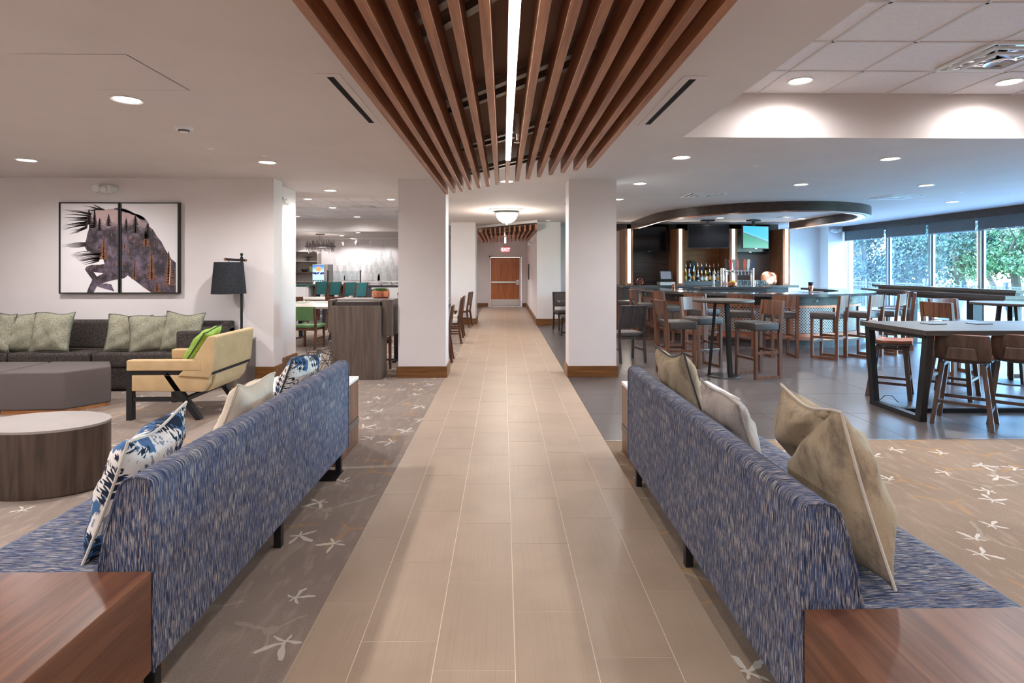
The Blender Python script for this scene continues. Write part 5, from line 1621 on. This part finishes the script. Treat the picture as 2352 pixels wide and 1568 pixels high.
# shelf unit
s = thing('wall_shelf', 'pale open wall shelf unit beside the drink dispenser', 'shelf', (xp(707, 23.9), 23.95, 0))
w = .52
SH = plain('shelf_taupe', srgb(170, 160, 154), .6, var=.03)
B().box(-w, w, .2, .245, 0, 2.25).obj('back', SH, s)
for x in (-w, w - .04): B().box(x, x + .04, -.2, .2, 0, 2.25).obj('side', SH, s)
for z in (.93, 1.32, 1.78, 2.21): B().box(-w + .04, w - .04, -.2, .2, z, z + .04).obj('shelf_board', GREYW if z == 1.32 else SH, s)
tag(B().lathe([(0, 0), (.08, 0), (.12, .06), (.11, .12), (.1, .12), (.1, .07), (0, .02)], seg=18).obj('black_bowl', BLACKP, None, True, (xp(701, 23.9), 23.9, 1.361)), 'small black bowl on the wall shelf', 'bowl')
tag(B().lathe([(0, 0), (.09, 0), (.10, .2), (.05, .28), (.045, .33), (0, .33)], seg=18).obj('storage_jar', plain('olive_glass', srgb(120, 128, 84), .2), None, True, (xp(717, 23.9), 23.9, 1.361)), 'olive glass jar on the wall shelf', 'jar')
tag(B().lathe([(0, 0), (.09, 0), (.02, .02), (.02, .14), (.2, .16), (.2, .175), (.03, .19), (.0, .22)], seg=20).obj('cake_stand', BLACKP, None, True, (xp(710, 23.9), 23.9, 1.821)), 'dark cake stand on the top of the wall shelf', 'cake stand')
# etched bottle shapes on the buffet wall
a = thing('wall_relief', 'pale glass vase shapes stacked in tall pyramids on the buffet wall', 'wall art', (0, 24.2, 0))
ETCH = plain('etched_grey', srgb(196, 198, 198), .35, var=.08, nscale=8.)
ETCH2 = plain('etched_pale', srgb(214, 214, 214), .35, var=.05, nscale=8.)
def vase(px, z0, hh, w, mat, dd):
    x = xp(px, 24.1)
    pr = [(w * .55, 0), (w, hh * .28), (w * .9, hh * .45), (w * .42, hh * .78), (w * .5, hh)]
    poly = [(x + q, z0 + z) for q, z in pr] + [(x - q, z0 + z) for q, z in pr[::-1]]
    B().prism(poly, -.012 - dd, -.002, axis=1).obj('vase_shape', mat, a)
rs = random.Random(4)
for base, cnt in ((768, (4, 3, 1)), (790, (2, 1)), (804, (5, 4, 3, 1)), (820, (3, 3, 2)), (841, (2, 1, 1, 1)), (860, (4, 3, 2)), (880, (4, 3, 3, 2, 1)), (898, (4, 3, 2, 1)), (911, (2, 1))):
    for r_, c_ in enumerate(cnt):
        for q in range(c_):
            vase(base + (q - (c_ - 1) / 2) * 7.2, .98 + r_ * .30, .36, .075, ETCH if (q + r_) % 2 else ETCH2, .001 * ((q * 3 + r_ * 5 + base) % 11))
# track spots
tr = thing('track_light_rail', 'white track rail along the ceiling before the buffet wall', 'light track', (0, 0, 0))
B().box(-8.4, -1.6, 23.38, 23.42, CEIL - .03, CEIL).obj('rail', WHITE, tr)
for px in (695, 736, 788, 820, 853, 886):
    x = xp(px, 23.4)
    s = thing('track_spotlight', 'small white track spotlight aimed at the buffet wall', 'spotlight', (x, 23.4, CEIL - .03), group='track spotlights')
    B().cyl((0, 0), .012, -.1, 0, 8).obj('stem', WHITE, s)
    B().lathe([(0, 0), (.05, 0), (.055, .12), (.035, .17), (0, .17)], seg=18).obj('head', WHITE, s, True, (0, .06, -.24), (R(35), 0, 0))
    spot(s, 13, ang=110, blend=.8, rot=(R(38), 0, 0), loc=(0, .1, -.28))
# linear pendant with rods
c = thing('rod_chandelier', 'linear bronze chandelier bristling with thin vertical rods', 'chandelier', (xp(738, 20.3), 20.3, 0))
zc = 2.294
CH2 = plain('bronze_grey', srgb(116, 110, 112), .35, .7, var=.06)
B().box(-.53, .53, -.05, .05, zc - .03, zc + .03, .004, 1).obj('beam', CH2, c)
B().box(-.15, .15, -.05, .05, CEIL - .04, CEIL).obj('canopy_bar', CH2, c)
for x in (-.03, .03): B().cyl((x, 0), .006, zc + .03, CEIL - .04, 6).obj('stem', CH2, c)
rs = random.Random(9)
for i in range(44):
    x = -.48 + .96 * (i // 2) / 21; y = (-.03, .03)[i % 2]
    B().cyl((x, y), .009, zc - rs.uniform(.08, .26), zc + rs.uniform(.06, .24), 5).obj('rod', CH2, c)
l = bpy.data.lights.new('lamp', 'POINT'); l.energy = 25; l.color = (1, .9, .8); l.shadow_soft_size = .15
lo = bpy.data.objects.new('lamp', l); COL.objects.link(lo); lo.parent = c; lo.location = (0, 0, zc - .3)

# ------------------------------------------------------------------ outdoors
GZ = -.45
struct(B().box(10.4, 60, -30, 60, GZ - .3, GZ).obj('ground_lawn', GRASS))
struct(B().box(10.4, 16.5, -8, 30, GZ, GZ + .02).obj('ground_patio', PATIO))
p = thing('spa_pool', 'small blue pool with pale coping on the patio', 'pool', (12.6, 17.2, GZ + .02))
B().box(-1.3, 1.3, -1.4, -1.15, 0, .12).box(-1.3, 1.3, 1.15, 1.4, 0, .12).box(-1.3, -1.05, -1.15, 1.15, 0, .12).box(1.05, 1.3, -1.15, 1.15, 0, .12).obj('coping', WHITETOP, p)
B().box(-1.05, 1.05, -1.15, 1.15, 0, .07).obj('water', POOL, p)
g = thing('covered_grill', 'patio grill under a pale draped cover', 'grill', (11.75, 14.0, GZ + .02))
COVER = plain('grill_cover', srgb(196, 204, 210), .6, var=.08, nscale=5., bump=.3)
B().prism([(-.62, 0), (-.55, .95), (-.36, 1.28), (.36, 1.28), (.62, .9), (.68, 0)], -.35, .35, axis=1, bev=.05, seg=2).obj('cover', COVER, g, True, auto=60)
B().box(-.66, .72, -.38, .38, 0, .05).obj('hem', COVER, g)
# iron fence
fx = 17.2
f = thing('iron_fence', 'dark iron picket fence at the edge of the patio', 'fence', (fx, 14, GZ + .02))
IRON = plain('fence_iron', srgb(40, 48, 58), .5, var=.05)
pm = B().box(-.011, .011, -.011, .011, .1, 1.3).mesh('picket')
rs_ = mkmesh
y = 8.0
B().box(-.02, .02, 8 - 14, 30 - 14, 1.27, 1.31).obj('rail', IRON, f); B().box(-.02, .02, 8 - 14, 30 - 14, 1.1, 1.14).obj('rail', IRON, f); B().box(-.02, .02, 8 - 14, 30 - 14, .12, .16).obj('rail', IRON, f)
i = 0
while y < 30:
    if i % 16 == 0: B().box(-.05, .05, y - 14 - .05, y - 14 + .05, 0, 1.42).box(-.065, .065, y - 14 - .065, y - 14 + .065, 1.42, 1.46).obj('post', IRON, f)
    else: put('picket', pm, IRON, f, (0, y - 14, 0))
    y += .115; i += 1
h_ = tag(B().tube([(0, -.25, 0), (0, -.25, .8), (0, -.12, 1.02), (0, .12, 1.02), (0, .25, .8), (0, .25, 0)], .03, 8).obj('pool_handrail', plain('red_rail', srgb(214, 110, 96), .4), None, True, (16.0, 19.2, GZ + .02)), 'red looped handrail on the patio by the fence', 'handrail')

def tree(label, x, y, h, r, mat, seed, n=2600, cone=False, trunk=.16, name='tree'):
    t = thing(name, label, 'tree', (x, y, GZ))
    rs = random.Random(seed)
    b = B()
    def limb(p, d, L, rad, lev):
        pts = [p]; q = p; dd = d.copy()
        for k in range(4):
            dd = (dd + Vector((rs.uniform(-.25, .25), rs.uniform(-.25, .25), rs.uniform(-.05, .15)))).normalized()
            q = q + dd * L / 4; pts.append(q)
        b.tube(pts, rad, 7, rad * .45)
        if lev < 2:
            for k in range(4 - lev):
                f = pts[2 + (k % 3)]
                nd = (dd + Vector((rs.uniform(-1, 1), rs.uniform(-1, 1), rs.uniform(-.1, .5)))).normalized()
                limb(f, nd, L * .6, rad * .45, lev + 1)
    limb(Vector((0, 0, 0)), Vector((rs.uniform(-.1, .1), rs.uniform(-.1, .1), 1)), h * .75, trunk, 0)
    b.obj('trunk', TREEB, t, True)
    clumps = []
    for k in range(26):
        if cone:
            zz = rs.uniform(.12, 1.0); rr = r * (1.05 - zz) + .15; a = rs.uniform(0, 6.28)
            clumps.append((Vector((rr * .7 * math.cos(a), rr * .7 * math.sin(a), h * zz)), rr * .5 + .25))
        else:
            v = Vector((rs.gauss(0, 1), rs.gauss(0, 1), rs.gauss(0, .8)));
            v = v.normalized() * rs.uniform(.35, 1.)
            clumps.append((Vector((v.x * r, v.y * r, h * .58 + v.z * h * .34)), rs.uniform(.35, .6) * r * .6))
    vs, fs = [], []
    for k in range(n):
        c, cr = clumps[k % len(clumps)]
        p = c + Vector((rs.gauss(0, .5), rs.gauss(0, .5), rs.gauss(0, .38))) * cr
        if p.z < .3: continue
        a = Vector((rs.uniform(-1, 1), rs.uniform(-1, 1), rs.uniform(-.6, .6))).normalized(); u = a.orthogonal().normalized(); w_ = a.cross(u)
        s = rs.uniform(.06, .12) * (1.15 if cone else .85)
        i0 = len(vs)
        vs += [p - u * s, p + w_ * s * .5 + a * s * .2, p + u * s, p - w_ * s * .5 + a * s * .2]
        fs += [(i0, i0 + 1, i0 + 2), (i0, i0 + 2, i0 + 3)]
    o = put('foliage', mkmesh('foliage', vs, fs), mat, t); o['kind'] = 'stuff'
    return t
tree('dense blue-green evergreen outside the window bay nearest the bar', 19.9, 31.0, 5.0, 2.3, LEAF[2], 1, 7000, True)
tree('evergreen with drooping branches beyond the drink rail', 20.4, 27.4, 4.6, 1.8, LEAF[2], 2, 6500, True)
tree('leafy tree with dark forked trunk beyond the patio fence', 20.4, 24.6, 4.8, 2.1, LEAF[0], 3, 4200, trunk=.26)
tree('leafy tree with a leaning trunk behind the iron fence', 20.6, 22.4, 4.6, 1.9, LEAF[1], 4, 4200, trunk=.2)
tree('broad light green tree outside the fourth window bay from the pier', 20.2, 19.6, 4.4, 2.0, LEAF[1], 5, 5000)
tree('round green tree behind the light green one', 27.0, 27.0, 5.4, 2.4, LEAF[0], 6, 4500)
tree('large dark green tree far behind the evergreens', 27.0, 36.5, 6.5, 3.0, LEAF[2], 7, 6500)
tree('leafy tree far behind between the evergreens', 28.0, 41.5, 6.0, 3.0, LEAF[0], 8, 5000)
tree('green tree far behind the forked trunk', 28.5, 32.0, 5.6, 2.4, LEAF[1], 9, 4500)
def shrub(label, x, y, r, seed, mat):
    t = thing('shrub', label, 'shrub', (x, y, GZ)); rs = random.Random(seed)
    vs, fs = [], []
    b = B()
    for k in range(6):
        a = k * 1.05; b.tube([(0, 0, 0), (.2 * r * math.cos(a), .2 * r * math.sin(a), .4 * r), (.6 * r * math.cos(a), .6 * r * math.sin(a), .9 * r)], .02, 5, .006)
    b.obj('stems', TREEB, t)
    for k in range(1500):
        v = Vector((rs.gauss(0, 1), rs.gauss(0, 1), rs.gauss(0, 1))).normalized() * rs.uniform(.6, 1.) * r
        p = Vector((v.x, v.y, abs(v.z) * .9 + .1)); a = Vector((rs.uniform(-1, 1), rs.uniform(-1, 1), rs.uniform(-1, 1))).normalized(); u = a.orthogonal().normalized(); w_ = a.cross(u); s = rs.uniform(.05, .09)
        i0 = len(vs); vs += [p - u * s, p + w_ * s * .5, p + u * s, p - w_ * s * .5]; fs.append((i0, i0 + 1, i0 + 2, i0 + 3))
    o = put('foliage', mkmesh('foliage', vs, fs), mat, t); o['kind'] = 'stuff'
shrub('bright green shrub beyond the iron fence under the light green tree', 18.8, 17.6, .9, 21, LEAF[1])
shrub('green shrub outside the fence behind the covered grill', 18.6, 22.9, .8, 22, LEAF[0])
shrub('leafy shrub outside the fence towards the pool', 18.6, 25.6, .8, 23, LEAF[1])
shrub('dark green shrub at the fence behind the pool', 18.6, 28.9, .9, 24, LEAF[2])
